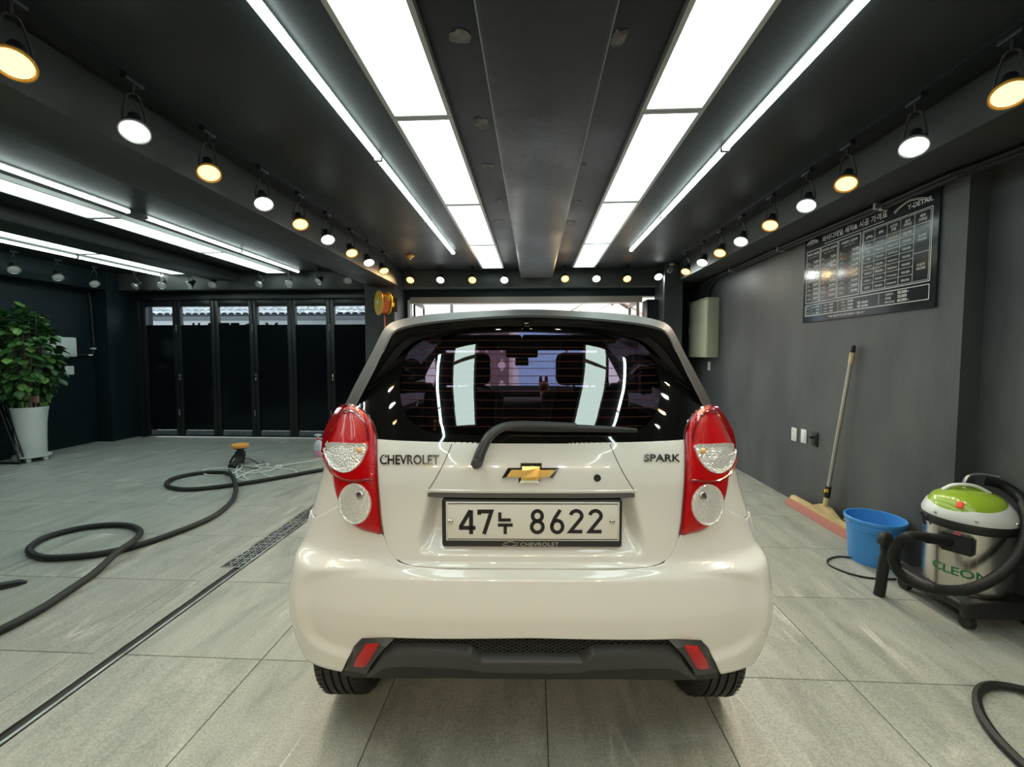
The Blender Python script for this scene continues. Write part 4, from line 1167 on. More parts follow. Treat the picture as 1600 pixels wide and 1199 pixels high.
# badges -------------------------------------------------------------
def skin(px, py): x, y, z = onS(px, py); return (x, S(x, z) - .0005, z)
frame_text('CHEVROLET', 594, 686, 710.5, 725.5, 'badge_lettering', 'satin_chrome', tailgate, skin, .004, .0012)
frame_text('SPARK', 1006, 1062, 709.5, 721, 'badge_lettering', 'satin_chrome', tailgate, skin, .004, .0012)
eo = bowtie(784, 873, 723, 754, skin); ei = bowtie(791, 866, 727.5, 749.5, skin)
k = len(eo)
mb = MB()
mb.add([(p[0], p[1] + .002, p[2]) for p in eo] + [(p[0], p[1] - .008, p[2]) for p in eo] + [(p[0], p[1] - .0115, p[2]) for p in ei],
       [(i, (i + 1) % k, k + (i + 1) % k, k + i) for i in range(k)] + [(k + i, k + (i + 1) % k, 2 * k + (i + 1) % k, 2 * k + i) for i in range(k)])
em = mb.build('emblem', 'chrome', tailgate, 0)
MB().add([(p[0], p[1] - .010, p[2]) for p in ei], [(0, 1, 2, 6, 7, 11), (2, 3, 4, 5, 6), (7, 8, 9, 10, 11)]).add([(p[0], p[1] - .0112, p[2]) for p in bowtie(797, 860, 730, 747, skin)], [(0, 1, 2, 5, 6, 7, 8, 11), (2, 3, 4, 5), (8, 9, 10, 11)]).build('emblem_face', 'gold', em, 0)

# wheels -------------------------------------------------------------
def wheel(x, y, s):
    w = thing('wheel', None, None); w.parent = car
    W2, RR = .086, .285
    prof = []
    prof += [(.19, -W2 + .004), (.215, -W2 - .006), (.25, -W2 - .006), (.272, -W2 + .006), (RR - .003, -W2 + .022)]
    for c in (-.042, -.014, .014, .042):
        prof += [(RR, c - .0045), (RR - .008, c - .0035), (RR - .008, c + .0035), (RR, c + .0045)]
    prof += [(RR - .003, W2 - .022), (.272, W2 - .006), (.25, W2 + .006), (.215, W2 + .006), (.19, W2 - .004), (.185, 0)]
    o = (x, y, RR)
    MB().lathe(prof, o, (1, 0, 0), 64).build('tyre', 'tyre_rubber', w, 30)
    mb = MB()
    for k in range(72):                                # sipes across the shoulders
        a = 2 * math.pi * k / 72
        for sd in (-1, 1):
            p0 = Vector((x + sd * .052, y + (RR + .0005) * math.cos(a), RR + (RR + .0005) * math.sin(a)))
            p1 = Vector((x + sd * .074, y + (RR - .004) * math.cos(a + .03), RR + (RR - .004) * math.sin(a + .03)))
            mb.tube([p0, p1], .0016, 4)
    tag(mb.build('tread_sipes', 'car_shell', w, 0), kind='stuff')
    MB().lathe([(.186, -.07), (.188, .06 * s), (.17, .05 * s), (.10, .045 * s), (.04, .06 * s), (.001, .06 * s)], o, (1, 0, 0), 32).build('rim', 'rim_silver', w, 40)
    for k in range(5):
        a = 2 * math.pi * k / 5
        MB().tube([(x + s * .062, y + .03 * math.cos(a), RR + .03 * math.sin(a)), (x + s * .066, y + .175 * math.cos(a), RR + .175 * math.sin(a))], .02, 6, flat=.5).build('spoke', 'rim_silver', w)
for s in (-1, 1):
    wheel(s * .670, AXY, s); wheel(s * .670, 2.87, s)
    rows = [[(s * xx, AXY + (ARR + .006) * math.cos(t), AXZ + (ARR + .006) * math.sin(t)) for t in [.35 + (math.pi - .75) * k / 24 for k in range(25)]] for xx in (.50, .735)]
    MB().grid(rows).build('arch_liner', 'car_shell', car)

# interior -----------------------------------------------------------
def seat(x, y, back_h, w=.23, hw=.13):
    t = thing('seat', None, None); t.parent = car
    MB().rbox(x - w, x + w, y, y + .48, .48, .62, .05, 3).build('cushion', 'seat_cloth', t)
    mb = MB().rbox(x - w, x + w, y - .10, y + .04, .52, back_h, .05, 3); mb.build('backrest', 'seat_cloth', t)
    MB().rbox(x - hw, x + hw, y - .10, y + .0, back_h + .03, back_h + .235, .045, 3).build('headrest', 'seat_cloth', t)
    MB().cyl((x - .05, y - .05, back_h - .04), (x - .05, y - .05, back_h + .08), .007, seg=8).cyl((x + .05, y - .05, back_h - .04), (x + .05, y - .05, back_h + .08), .007, seg=8).build('headrest_post', 'steel', t)
seat(-.37, 1.55, 1.10, .25, .165); seat(.37, 1.55, 1.10, .25, .165)
for x in (-.33, .33): seat(x, .78, .94, .28)
dash = MB().rbox(-.66, .66, 2.18, 2.62, .60, .955, .06, 3).rbox(-.5, -.2, 2.15, 2.35, .93, 1.005, .035, 3)
dash.build('dashboard', 'seat_cloth', car)
MB().tube([(-.34 + .175 * math.cos(a), 2.06 + .06 * math.sin(a), .92 + .165 * math.sin(a)) for a in [2 * math.pi * k / 28 for k in range(28)]], .014, 8, True).tube([(-.50, 2.06, .92), (-.18, 2.06, .92)], .016, 8).cyl((-.34, 2.05, .92), (-.34, 2.2, .86), .05, .06, 14).build('steering_wheel', 'trim_black', car)
MB().rbox(-.12, .12, 2.02, 2.05, 1.30, 1.365, .018, 3).cyl((0, 2.05, 1.34), (0, 2.12, 1.43), .01, seg=8).rbox(-.05, .05, 2.04, 2.10, 1.24, 1.30, .008, 2).build('rear_view_mirror', 'trim_black', car)
for x in (-.301, .301): MB().rbox(x - .30, x + .30, 1.98, 2.10, 1.355, 1.47, .02, 2).build('sun_visor', 'seat_cloth', car)
MB().box(-.64, .64, .70, 2.6, .33, .48).build('cabin_floor', 'seat_cloth', car, 0)
principled('plush_pink', (0.85, 0.42, 0.40), 0.9)
pl = thing('plush_toy', 'small pink plush rabbit on the car dashboard', 'toy', (0.10, 3.45, .957), R(2.4))
def blob(mb, c, r, sq=(1, 1, 1)):
    rows = []
    for i in range(9):
        a = -math.pi / 2 + math.pi * i / 8
        rows.append([(c[0] + r * sq[0] * math.cos(a) * math.cos(t), c[1] + r * sq[1] * math.cos(a) * math.sin(t), c[2] + r * sq[2] * math.sin(a)) for t in [2 * math.pi * k / 14 for k in range(14)]])
    return mb.grid(rows, close_u=True)
blob(MB(), (0, 0, .05), .05).build('body', 'plush_pink', pl, 80)
blob(MB(), (-.02, 0, .115), .042).build('head', 'plush_pink', pl, 80)
for x in (-.045, .0): blob(MB(), (x, 0, .165), .014, (1, .7, 2.6)).build('ear', 'plush_pink', pl, 80)
# ------------------------------------------------------------------ price board
principled('board_black', (0.030, 0.033, 0.036), 0.18, spec=0.5)
principled('board_print', (0.88, 0.90, 0.86), 0.5)
bx = XR - .001
pTL, pTR, pBL, pBR = onX(1258, 363, bx - .01), onX(1471, 277, bx - .01), onX(1255, 505, bx - .01), onX(1461, 480, bx - .01)
by0, by1 = (pTL[1] + pBL[1]) / 2, (pTR[1] + pBR[1]) / 2
bz0, bz1 = (pBL[2] + pBR[2]) / 2, min((pTL[2] + pTR[2]) / 2, 2.331)
board = thing('price_board', 'dark glossy price list board with white print on the charcoal wall', 'sign', (bx, (by0 + by1) / 2, bz0))
BW, BH = by0 - by1, bz1 - bz0
def bfr(u, v, n): return (-n, BW / 2 - u, v)          # u along the wall towards the viewer, v up, n out
MB().rbox(-.012, 0, -BW / 2, BW / 2, 0, BH, .003).build('panel', 'board_black', board)
ink = MB(); K = BW / 1200.0; KV = BH / 720.0          # layout drawn on a 1200 x 720 sheet, v down
def bl_(x, y): return (x * K, BH - y * KV)
def rule(x0, y0, x1, y1, w=2.2):
    (a, b), (c, d) = bl_(x0, y0), bl_(x1, y1); t = w * K / 2
    if abs(a - c) > abs(b - d): ink.prism([(a, b - t), (c, d - t), (c, d + t), (a, b + t)], .0122, .0128, bfr)
    else: ink.prism([(a - t, b), (c - t, d), (c + t, d), (a + t, b)], .0122, .0128, bfr)
def rect(x0, y0, x1, y1, w=3):
    rule(x0, y0, x1, y0, w); rule(x0, y1, x1, y1, w); rule(x0, y0, x0, y1, w); rule(x1, y0, x1, y1, w)
def put(body, x, y, size, align='LEFT', bold=0.0):
    v, f = text_mesh(body, size * K, 0, align, 1.0, bold)
    a, b = bl_(x, y)
    ink.add([bfr(a + p[0], b + p[1], .0126) for p in v], f)
def swoosh(x, y, w):
    for dy, sc in ((0, 1), (7, .92)):
        pts = [bl_(x + w * (.5 + (t - .5) * sc), y + dy - w * .16 * math.sin(math.pi * t) ** .8 * (1 if t < .55 else 1.05 - .2 * t)) for t in [k / 18 for k in range(19)]]
        ink.tube([bfr(u, v, .0126) for u, v in pts], .0022, 4)
put('와이디테일 세차& 시공 가격표', 600 - 70, 88, 50, 'CENTER', .0006)
rule(245, 32, 815, 32, 3); rule(245, 110, 815, 110, 3)
swoosh(890, 82, 250); put('Y-DETAIL', 1075, 96, 40, 'CENTER', .0006)
swoosh(25, 66, 150); put('Y-DETAIL', 105, 78, 28, 'CENTER', .0004)
cars = ['경차', '소형', '준중형', '중형', '준대형', '대형', '소형SUV', '중형SUV', '대형SUV']
tabs = [(35, 195, '베이직 스팀세차', ['40,000', '45,000', '50,000', '55,000', '60,000', '65,000', '70,000', '80,000', '90,000']),
        (208, 392, '프리미엄 스팀세차', ['70,000', '75,000', '80,000', '85,000', '90,000', '95,000', '100,000', '110,000', '120,000']),
        (405, 620, '디테일링 스팀세차', ['120,000', '130,000', '135,000', '145,000', '150,000', '140,000', '155,000', '170,000', '185,000'])]
for x0, x1, head, prices in tabs:
    rect(x0, 130, x1, 560, 4)
    put(head, (x0 + x1) / 2, 168, 21, 'CENTER', .0003)
    put('실내세차 + 스팀세차 + 왁스', (x0 + x1) / 2, 190, 10, 'CENTER')
    for k, p in enumerate(prices):
        y = 236 + k * 37
        put(cars[k], x0 + 14, y, 15); put(p, x1 - 12, y, 22, 'RIGHT', .0003)
        rule(x0 + 10, y + 8, x0 + 78, y + 8, 1.4); rule(x1 - 100, y + 8, x1 - 10, y + 8, 1.4)
rect(640, 130, 1160, 560, 4); rect(650, 140, 1150, 550, 2)
cx_ = [650, 745, 845, 945, 1045, 1150]; ry = [140, 210] + [210 + 48.6 * k for k in range(1, 8)]
for x in cx_[1:-1]: rule(x, 140, x, 550, 2)
for y in ry[1:-1]: rule(650, y, 1045, y, 2)
rule(1045, 210, 1150, 210, 2); rule(1045, 380, 1150, 380, 2)
for x, t in zip((795, 895, 995, 1098), ('광택', '유리막\n코팅', '실내\n크리닝', '에바\n크리닝')):
    put(t, x, 172 if '\n' in t else 184, 21, 'CENTER', .0003)
swoosh(668, 184, 60)
for k in range(7):
    y = ry[k + 1] + 33
    put(('소형', '중형', '대형', '소형SUV', '중형SUV', '대형SUV', '승합차')[k], 697, y, 18, 'CENTER')
    put(('250,000~', '300,000~', '350,000~', '350,000~', '400,000~', '450,000~', '500,000~')[k], 795, y, 19, 'CENTER')
    put(('250/350/450', '300/400/500', '350/450/550', '350/450/550', '400/500/600', '450/550/650', '500/600/700')[k], 895, y, 15, 'CENTER')
    put(('200,000', '250,000', '300,000', '350,000', '400,000', '450,000', '500,000')[k], 995, y, 19, 'CENTER')
put('국산차\n100,000', 1098, 290, 20, 'CENTER'); put('수입차\n150,000', 1098, 462, 20, 'CENTER')
rect(35, 580, 1160, 668, 4)
rect(45, 590, 92, 658, 2); put('옵', 68, 618, 20, 'CENTER'); put('션', 68, 648, 20, 'CENTER')
for x in (232, 420, 800): rule(x, 590, x, 660, 2)
opt = [(105, ('에바크리닝', '시 트', '유리발수'), ('10,000', '10,000', '20,000')), (262, ('철분제거', '타르제거', '유막제거'), ('20,000', '50,000', '10,000')), (455, ('엔진룸', '휠크리닝', '가죽코팅'), ('20,000', '20,000', '30,000'))]
for x, names, pr in opt:
    for k in range(3):
        y = 606 + k * 25
        put(names[k], x, y, 13); put(pr[k], x + 62, y, 20 if x > 300 else 16, 'LEFT', .0003)
put('2열 120,000', 610, 631, 20, 'LEFT', .0003); put('3열 130,000', 610, 656, 20, 'LEFT', .0003)
for k, (a, b) in enumerate((('오염제거', '50,000~'), ('엔진룸', '30,000'), ('에바크리닝', '60,000~'))):
    put(a, 850, 607 + k * 25, 17); put(b, 945, 607 + k * 25, 25, 'LEFT', .0004)
put('* 차량 오염도에 따라 금액이 변동될 수 있습니다 *', 500, 700, 18, 'CENTER')
tag(ink.build('printed_lettering', 'board_print', board, 0), kind='stuff')

# ------------------------------------------------------------------ fuse box, outlets, conduits
principled('box_green', (0.46, 0.47, 0.34), 0.4)
q = onX(1124, 500, XR); yn = float(q[1]); yf_ = yn + .66
fb = thing('fuse_box', 'pale green metal distribution box on the charcoal wall near the entrance', 'fuse box', (XR - .001, (yn + yf_) / 2, 1.29))
hw_ = (yf_ - yn) / 2
MB().rbox(-.145, 0, -hw_, hw_, 0, .755, .006).build('body', 'box_green', fb)
dr_ = MB().rbox(-.151, -.145, -hw_ + .012, hw_ - .012, .014, .741, .003).build('door', 'box_green', fb)
MB().rbox(-.162, -.151, hw_ - .05, hw_ - .025, .34, .42, .004).build('latch', 'steel', dr_)
MB().rbox(-.165, 0, -hw_ - .012, hw_ + .012, .755, .765, .003).build('rain_lip', 'box_green', fb)
def plate_on_wall(name, label, cat, pos, facing, mat, kind, w=.075, h=.12):
    t = thing(name, label, cat, pos)
    s = facing
    MB().rbox(min(0, s * .011), max(0, s * .011), -w / 2, w / 2, -h / 2, h / 2, .004).build('cover', mat, t)
    if kind == 'socket':
        for dz in (.024, -.024):
            so_ = MB().lathe([(.021, 0), (.021, .003), (.018, .003), (.017, -.006), (.001, -.006)], (s * .011, 0, dz), (s, 0, 0), 18).build('socket', mat, t)
            MB().cyl((s * .006, -.008, dz), (s * .012, -.008, dz), .0025, seg=8).cyl((s * .006, .008, dz), (s * .012, .008, dz), .0025, seg=8).build('hole', 'trim_black', so_)
    elif kind == 'switch':
        MB().rbox(min(s * .009, s * .015), max(s * .009, s * .015), -w * .33, w * .33, -h * .36, h * .36, .003).build('rocker', mat, t)
    elif kind == 'lever':
        MB().rbox(min(s * .009, s * .016), max(s * .009, s * .016), -w * .34, w * .34, -h * .36, h * .36, .003).build('plate', 'dark_rubber', t)
        MB().rbox(min(s * .014, s * .05), max(s * .014, s * .05), -.010, .010, .006, .024, .003).build('lever', 'black_plastic', t)
    return t
for px, py, mat, kind, lab, cat in ((1242, 679, 'white_plastic', 'socket', 'white wall outlet beside a blank white plate on the charcoal wall', 'outlet'), (1257, 682, 'white_plastic', 'switch', 'blank white wall plate between outlet and black switch', 'switch'), (1274, 686.5, 'black_plastic', 'lever', 'black wall switch with lever behind the squeegee', 'switch')):
    q = onX(px, py, XR); plate_on_wall('wall_outlet' if kind == 'socket' else 'wall_switch', lab, cat, (XR, q[1], q[2]), -1, mat, kind)
q = onX(1108.5, 572, XR); plate_on_wall('wall_outlet', 'white wall outlet under the pale green fuse box', 'outlet', (XR, q[1], q[2]), -1, 'white_plastic', 'socket')
for k, (x, z, r) in enumerate(((XR - .034, 2.304, .018), (XR - .074, 2.312, .014))):
    t = thing('conduit', ('thick' if k == 0 else 'thin') + ' black cable conduit along the price board beam to the fuse box', 'conduit', (x, 0, z))
    pts = [(0, YSTEP + .02, 0), (0, 3.2, -.004), (0, 4.0, .003), (0, 5.0, -.003), (0, 5.45, -.005), (0, 5.75 + .1 * k, -.03), (0, 5.92 + .2 * k, -.12), (.0, 5.95 + .22 * k, -.24)]
    MB().tube(smooth_path(pts, 6), r, 8).build('pipe', 'dark_rubber', t)
    MB().tube(smooth_path([(0, YSTEP + .02, 0), (.05, 2.2, .0), (.07, 1.2, -.003), (.06, .2, .002), (.06, -1.5, 0)], 5), r, 8).build('pipe', 'dark_rubber', t)
    for y in (3.05, 4.2, 5.2):
        MB().rbox(-.022, .022, y, y + .016, -.022, .022, .003).build('clamp', 'white_plastic' if y < 3.1 else 'steel', t)

# left wall: white box, outlet, conduit
principled('white_box', (0.62, 0.68, 0.66), 0.4)
q0, q1 = onX(62, 526, XL), onX(111, 558, XL)
wb = thing('wall_box', 'white plastic equipment box on the dark wall behind the tree', 'box', (XL, (q0[1] + q1[1]) / 2, q1[2]))
ww, hh = abs(q1[1] - q0[1]) / 2, q0[2] - q1[2]
MB().rbox(0, .10, -ww, ww, 0, hh, .012, 3).build('body', 'white_box', wb)
MB().rbox(.10, .108, -ww + .02, ww - .02, .02, hh - .02, .004).build('cover', 'white_box', wb)
MB().cyl((.05, 0, hh), (.05, 0, hh + .02), .02, seg=12).cyl((.05, ww * .5, -.02), (.05, ww * .5, 0), .016, seg=12).build('gland', 'white_plastic', wb)
q = onX(108, 579, XL); plate_on_wall('wall_outlet', 'white wall outlet below the white box on the dark wall', 'outlet', (XL, q[1], q[2]), 1, 'white_plastic', 'socket', .12, .125)
ct = thing('conduit', 'black conduit with pale clamps bending from the white box up the dark wall', 'conduit', (XL + .02, 0, 0))
a = onX(112, 554, XL + .02); b = onX(140, 555, XL + .02); c = onX(146, 547, XL + .02); d = onX(145, 520, XL + .02); e = onX(139, 460, XL + .02)
MB().tube(smooth_path([(0, p[1], p[2]) for p in (a, b, c, d, e)] + [(0, e[1] - .1, 2.28)], 6), .018, 8).build('pipe', 'dark_rubber', ct)
for p in (b, (0, c[1], c[2] + .02)): MB().rbox(-.022, .024, p[1] - .03, p[1] + .03, p[2] - .012, p[2] + .012, .003).build('clamp', 'white_plastic', ct)

# ------------------------------------------------------------------ small ceiling fixtures
def detector(px, py, z, label, mat):
    p = onZ(px, py, z); t = thing('smoke_detector', label, 'detector', (p[0], p[1], ZC))
    MB().lathe([(.05, 0), (.05, -.012), (.04, -.022), (.03, -.03), (.001, -.032)], (0, 0, 0), (0, 0, 1), 20).build('body', mat, t)
    MB().cyl((0, 0, -.03), (0, 0, -.05), .012, seg=10).build('sensor', 'steel', t)
detector(641, 399, ZC, 'small round detector on the ceiling over the hose reel', 'lamp_rim_warm')
detector(181, 431, ZC, 'small white detector on the ceiling of the empty bay', 'white_plastic')
p = onY(1050, 412, 6.1)
sc_ = thing('security_camera', 'small white security camera on the ceiling by the entrance pillar', 'camera', (p[0], 6.1, ZC))
MB().lathe([(.035, 0), (.035, -.012), (.014, -.016)], (0, 0, 0), (0, 0, 1), 16, True).tube([(0, 0, -.01), (-.01, -.01, -.05), (-.02, -.03, -.07)], .009, 8).build('bracket', 'white_plastic', sc_)
MB().lathe([(.001, 0), (.028, .004), (.032, .02), (.032, .10), (.024, .112), (.001, .112)], (0, .02, -.06), (-.45, -.75, -.4), 18).build('body', 'white_plastic', sc_)
MB().lathe([(.022, .113), (.018, .118), (.001, .12)], (0, .02, -.06), (-.45, -.75, -.4), 16).build('lens', 'gloss_black', sc_)

# ------------------------------------------------------------------ hose reel on the pillar
principled('reel_yellow', (0.80, 0.50, 0.03), 0.35)
principled('hose_orange', (0.80, 0.16, 0.05), 0.4)
p = onY(599, 474, 5.90)
hr = thing('hose_reel', 'yellow hose reel wound with orange hose on the dark pillar', 'hose reel', (p[0], 5.90, p[2]))
ax = Vector((-.78, -.62, 0)).normalized()
MB().lathe([(.02, .06), (.165, .058), (.170, .064), (.165, .072), (.02, .074)], (0, 0, 0), ax, 40, True, True).build('flange', 'reel_yellow', hr)
MB().lathe([(.05, -.07), (.15, -.072), (.155, -.066), (.15, -.058), (.05, -.056)], (0, 0, 0), ax, 40).build('flange', 'reel_yellow', hr)
MB().lathe([(.035, .074), (.035, .082), (.02, .086), (.001, .086)], (0, 0, 0), ax, 18).build('hub', 'white_plastic', hr)
mb = MB(); bb = Vector((0, 0, 1)); cc_ = ax.cross(bb)
pts = []
for k in range(8 * 24 + 1):
    a = 2 * math.pi * k / 24; h = -.05 + .1 * k / (8 * 24)
    pts.append(ax * h + (bb * math.cos(a) + cc_ * math.sin(a)) * .128)
mb.tube(pts, .0115, 7); mb.build('hose_coil', 'hose_orange', hr)
e = ax * -.06
MB().tube(smooth_path([e + cc_ * .128, e + cc_ * .130 + Vector((0, 0, -.12)), e + cc_ * .125 + Vector((0, 0, -.30)), e + cc_ * .12 + Vector((0, 0, -.45))], 5), .011, 8).build('hose_end', 'hose_orange', hr)
MB().rbox(-.03, .09, .03, .215, -.03, .03, .006).rbox(.02, .12, -.10, .05, .02, .10, .006).build('bracket', 'reel_yellow', hr)
MB().rbox(-.07, .13, .205, .219, -.10, .10, .004).build('wall_plate', 'black_metal', hr)
MB().tube(smooth_path([(-.02, .06, -.10), (.0, .12, -.2), (.02, .14, -.42), (.02, .15, -.55)], 5), .008, 6).build('supply_hose', 'dark_rubber', hr)

# ------------------------------------------------------------------ potted tree
principled('pot_white', (0.70, 0.73, 0.71), 0.3, coat=0.3)
principled('soil', (0.05, 0.035, 0.025), 0.9)
principled('leaf_green', (0.07, 0.17, 0.045), 0.4)
nt = MATS['leaf_green'].node_tree; oi = nt.nodes.new('ShaderNodeObjectInfo'); rp = nt.nodes.new('ShaderNodeValToRGB')
rp.color_ramp.elements[0].color = (0.035, 0.105, 0.03, 1); rp.color_ramp.elements[1].color = (0.20, 0.36, 0.09, 1); rp.color_ramp.elements[1].position = 1
e_ = rp.color_ramp.elements.new(.6); e_.color = (0.075, 0.185, 0.05, 1)
nt.links.new(oi.outputs['Random'], rp.inputs[0]); nt.links.new(rp.outputs[0], nt.nodes['Principled BSDF'].inputs['Base Color'])
principled('trunk_bark', (0.20, 0.17, 0.12), 0.8)
pc_ = onZ(33, 716, .06)
PX, PYY = float(pc_[0]), float(pc_[1]) + .12
cd = thing('plant_caddy', 'round white caster stand under the white planter', 'plant stand', (PX, PYY, 0))
MB().lathe([(.001, .055), (.165, .055), (.172, .06), (.172, .078), (.165, .074), (.001, .072)], (0, 0, 0), (0, 0, 1), 32).build('tray', 'white_plastic', cd)
for k in range(5):
    a = 2 * math.pi * k / 5 + .3
    MB().cyl((.13 * math.cos(a) - .012, .13 * math.sin(a), .026), (.13 * math.cos(a) + .012, .13 * math.sin(a), .026), .026, seg=12).rbox(.13 * math.cos(a) - .017, .13 * math.cos(a) + .017, .13 * math.sin(a) - .014, .13 * math.sin(a) + .014, .035, .057, .003).build('caster', 'white_plastic', cd)
pt = thing('potted_tree', 'leafy green umbrella tree in tall flared white planter on the caster stand', 'potted plant', (PX, PYY, .076))
MB().lathe([(.001, 0), (.128, 0), (.134, .01), (.138, .2), (.146, .40), (.160, .54), (.170, .59), (.170, .602), (.160, .600), (.146, .52), (.001, .52)], (0, 0, 0), (0, 0, 1), 40).build('planter', 'pot_white', pt, 40)
MB().lathe([(.001, .55), (.06, .548), (.15, .545)], (0, 0, 0), (0, 0, 1), 24).build('soil', 'soil', pt)
random.seed(21)
stems = []
for dx_, dy_, tx, ty, h in ((-.02, .0, -.06, .02, 1.45), (.045, -.03, .12, -.05, 1.25), (-.08, .04, -.22, .03, 1.35), (.0, .06, .04, .12, 1.5)):
    pts = smooth_path([(dx_, dy_, .53), (dx_ + (tx - dx_) * .3, dy_ + (ty - dy_) * .3, .53 + (h - .53) * .4), (tx, ty, h)], 6)
    MB().tube(pts, [.024 - .014 * k / (len(pts) - 1) for k in range(len(pts))], 8).build('trunk', 'trunk_bark', pt); stems.append(pts)
def leaf_mesh():
    mb = MB(); rows = []
    for i in range(6):
        t = i / 5; w = .036 * math.sin(math.pi * min(1, t * .93 + .05)) ** .75
        rows.append([(-w, t * .085, -.010 * t * t + .006), (-w * .5, t * .085, -.010 * t * t + .002), (0, t * .085, -.010 * t * t - .002), (w * .5, t * .085, -.010 * t * t + .002), (w, t * .085, -.010 * t * t + .006)])
    return mb.grid(rows)
lo0 = leaf_mesh().build('leaf', 'leaf_green', pt, 60)
def leaf_pos():
    while True:
        u = Vector((random.uniform(-1, 1), random.uniform(-1, 1), random.uniform(-1, 1)))
        if .35 < u.length < 1: break
    n_ = u.normalized() * u.length ** .45
    zc = 1.23; zz_ = n_.z
    wid = .29 * (1 - .25 * max(0, zz_))
    return Vector((n_.x * wid - .05, n_.y * .33, zc + zz_ * .60)), u
stuff = MB()
cntl = 0
for k in range(800):
    p_, u = leaf_pos()
    p_ += Vector((random.gauss(0, .025), random.gauss(0, .025), random.gauss(0, .02)))
    out_ = Vector((p_.x, p_.y, (p_.z - 1.2) * .4)).normalized()
    dirv = (out_ + Vector((random.gauss(0, .5), random.gauss(0, .5), random.gauss(-.7, .4)))).normalized()
    rot = dirv.to_track_quat('Y', 'Z')
    sc = random.uniform(.85, 1.4)
    p_.x = max(p_.x, XL - PX + .16)
    if p_.y < .10 and cntl < 300:
        o = lo0 if cntl == 0 else lo0.copy()
        if cntl: col.objects.link(o)
        o.parent = pt; o.location = p_; o.rotation_mode = 'QUATERNION'; o.rotation_quaternion = rot; o.scale = (sc, sc, sc); cntl += 1
    else:
        M_ = Matrix.LocRotScale(p_, rot, Vector((sc, sc, sc)))
        lm = leaf_mesh(); stuff.add([M_ @ Vector(v) for v in lm.v], lm.f)
tag(stuff.build('foliage', 'leaf_green', pt, 60), kind='stuff')
mb = MB()
for k in range(40):
    st = random.choice(stems); a = st[random.randrange(6, len(st))]; b, _ = leaf_pos()
    mb.tube(smooth_path([a, (a + b) / 2 + Vector((0, 0, .04)), b], 3), .004, 4)
tag(mb.build('twigs', 'trunk_bark', pt), kind='stuff')
principled('tag_red', (0.45, 0.20, 0.18), 0.6)
MB().cyl((.13, -.05, .54), (.145, -.05, .66), .004, seg=6).rbox(.11, .19, -.06, -.045, .66, .74, .012, 2).build('plant_marker', 'tag_red', pt)
# wire rack in front of the planter
f_ = onZ(40, 724, 0)
rk = thing('wire_rack', 'folded black wire display rack in front of the white planter', 'rack', (f_[0], f_[1] - .06, 0))
top = onY(-30, 560, f_[1] - .06)
tx, tz = top[0] - f_[0], top[2]
if tx < XL - f_[0] + .05: tz *= (XL - f_[0] + .05) / tx; tx = XL - f_[0] + .05
for dy, k0 in ((0, 0), (.05, .035)):
    leg = [(XL - f_[0] + .03, dy, .006), (-.05, dy, .006), (-.01, dy, .012), (0.0, dy, .03), (tx * .5 + k0, dy, tz * .5), (tx + k0, dy, tz)]
    MB().tube(smooth_path(leg, 6), .0085, 8).build('leg', 'black_metal', rk)
for k, z in enumerate(q_ for q_ in (.09, .17, .26, .34, .43, .50, .58, .66, .74) if q_ < tz - .03):
    x1_ = tx * z / tz
    MB().tube([(XL - f_[0] + .03, 0, z), (x1_, 0, z)], .005, 6).build('bar', 'black_metal', rk)
    if k % 3 == 1: MB().tube(smooth_path([(x1_, 0, z + .14), (x1_ + .055, 0, z + .02), (x1_ + .05, 0, z - .02), (x1_ - .02, 0, z - .03)], 4), .005, 6).build('hook', 'black_metal', rk)

# ------------------------------------------------------------------ vacuum hose over the floor
hose_px = [(640, 716), (560, 727), (506, 734), (439, 746), (371, 757), (304, 764.5), (272, 763), (260, 757), (271, 748), (304, 740.5), (337, 738), (359, 741), (367, 754), (368, 769), (361, 785), (337, 805), (304, 821), (270, 834), (236, 846), (202, 856), (160, 865), (118, 870), (74, 872), (52, 867), (45.5, 860), (52, 851), (74, 839), (118, 827), (162, 821), (196, 821), (214, 826), (219, 834), (207, 847), (182, 864), (162, 883), (142, 900), (108, 923), (67, 950), (27, 972), (0, 985), (-60, 1010), (-160, 1040)]
pts = []
for k, (px, py) in enumerate(hose_px):
    z = .021 + (.036 if k in (12,) else .015 if k in (11, 13) else 0) + (.036 if k in (32,) else .03 if k in (33,) else .010 if k in (31, 34) else 0)
    p = onZ(px, py, z); pts.append(Vector((p[0], p[1], z)))
hs_ = thing('floor_hose', 'thick black hose lying in two loops on the floor beside the drain', 'hose', (pts[20].x, pts[20].y, 0))
MB().tube([p - hs_.location for p in smooth_path(pts, 8)], .0205, 12).build('hose', 'dark_rubber', hs_)
p = pts[-1] - hs_.location; t = (pts[-1] - pts[-2]).normalized()
MB().cyl(p - t * .02, p + t * .10, .026, seg=14).build('cuff', 'black_plastic', hs_)
a = onZ(42, 908, .012); b = onZ(-70, 930, .02)
nz = thing('crevice_nozzle', 'flat black tapered nozzle lying on the floor apart from the hose', 'nozzle', (a[0], a[1], 0))
b = Vector((b[0] - a[0], b[1] - a[1], 0))
n_ = Vector((-b.y, b.x, 0)).normalized()
tp = [Vector((0, 0, .004)) + n_ * w for w in (-.012, .012)]
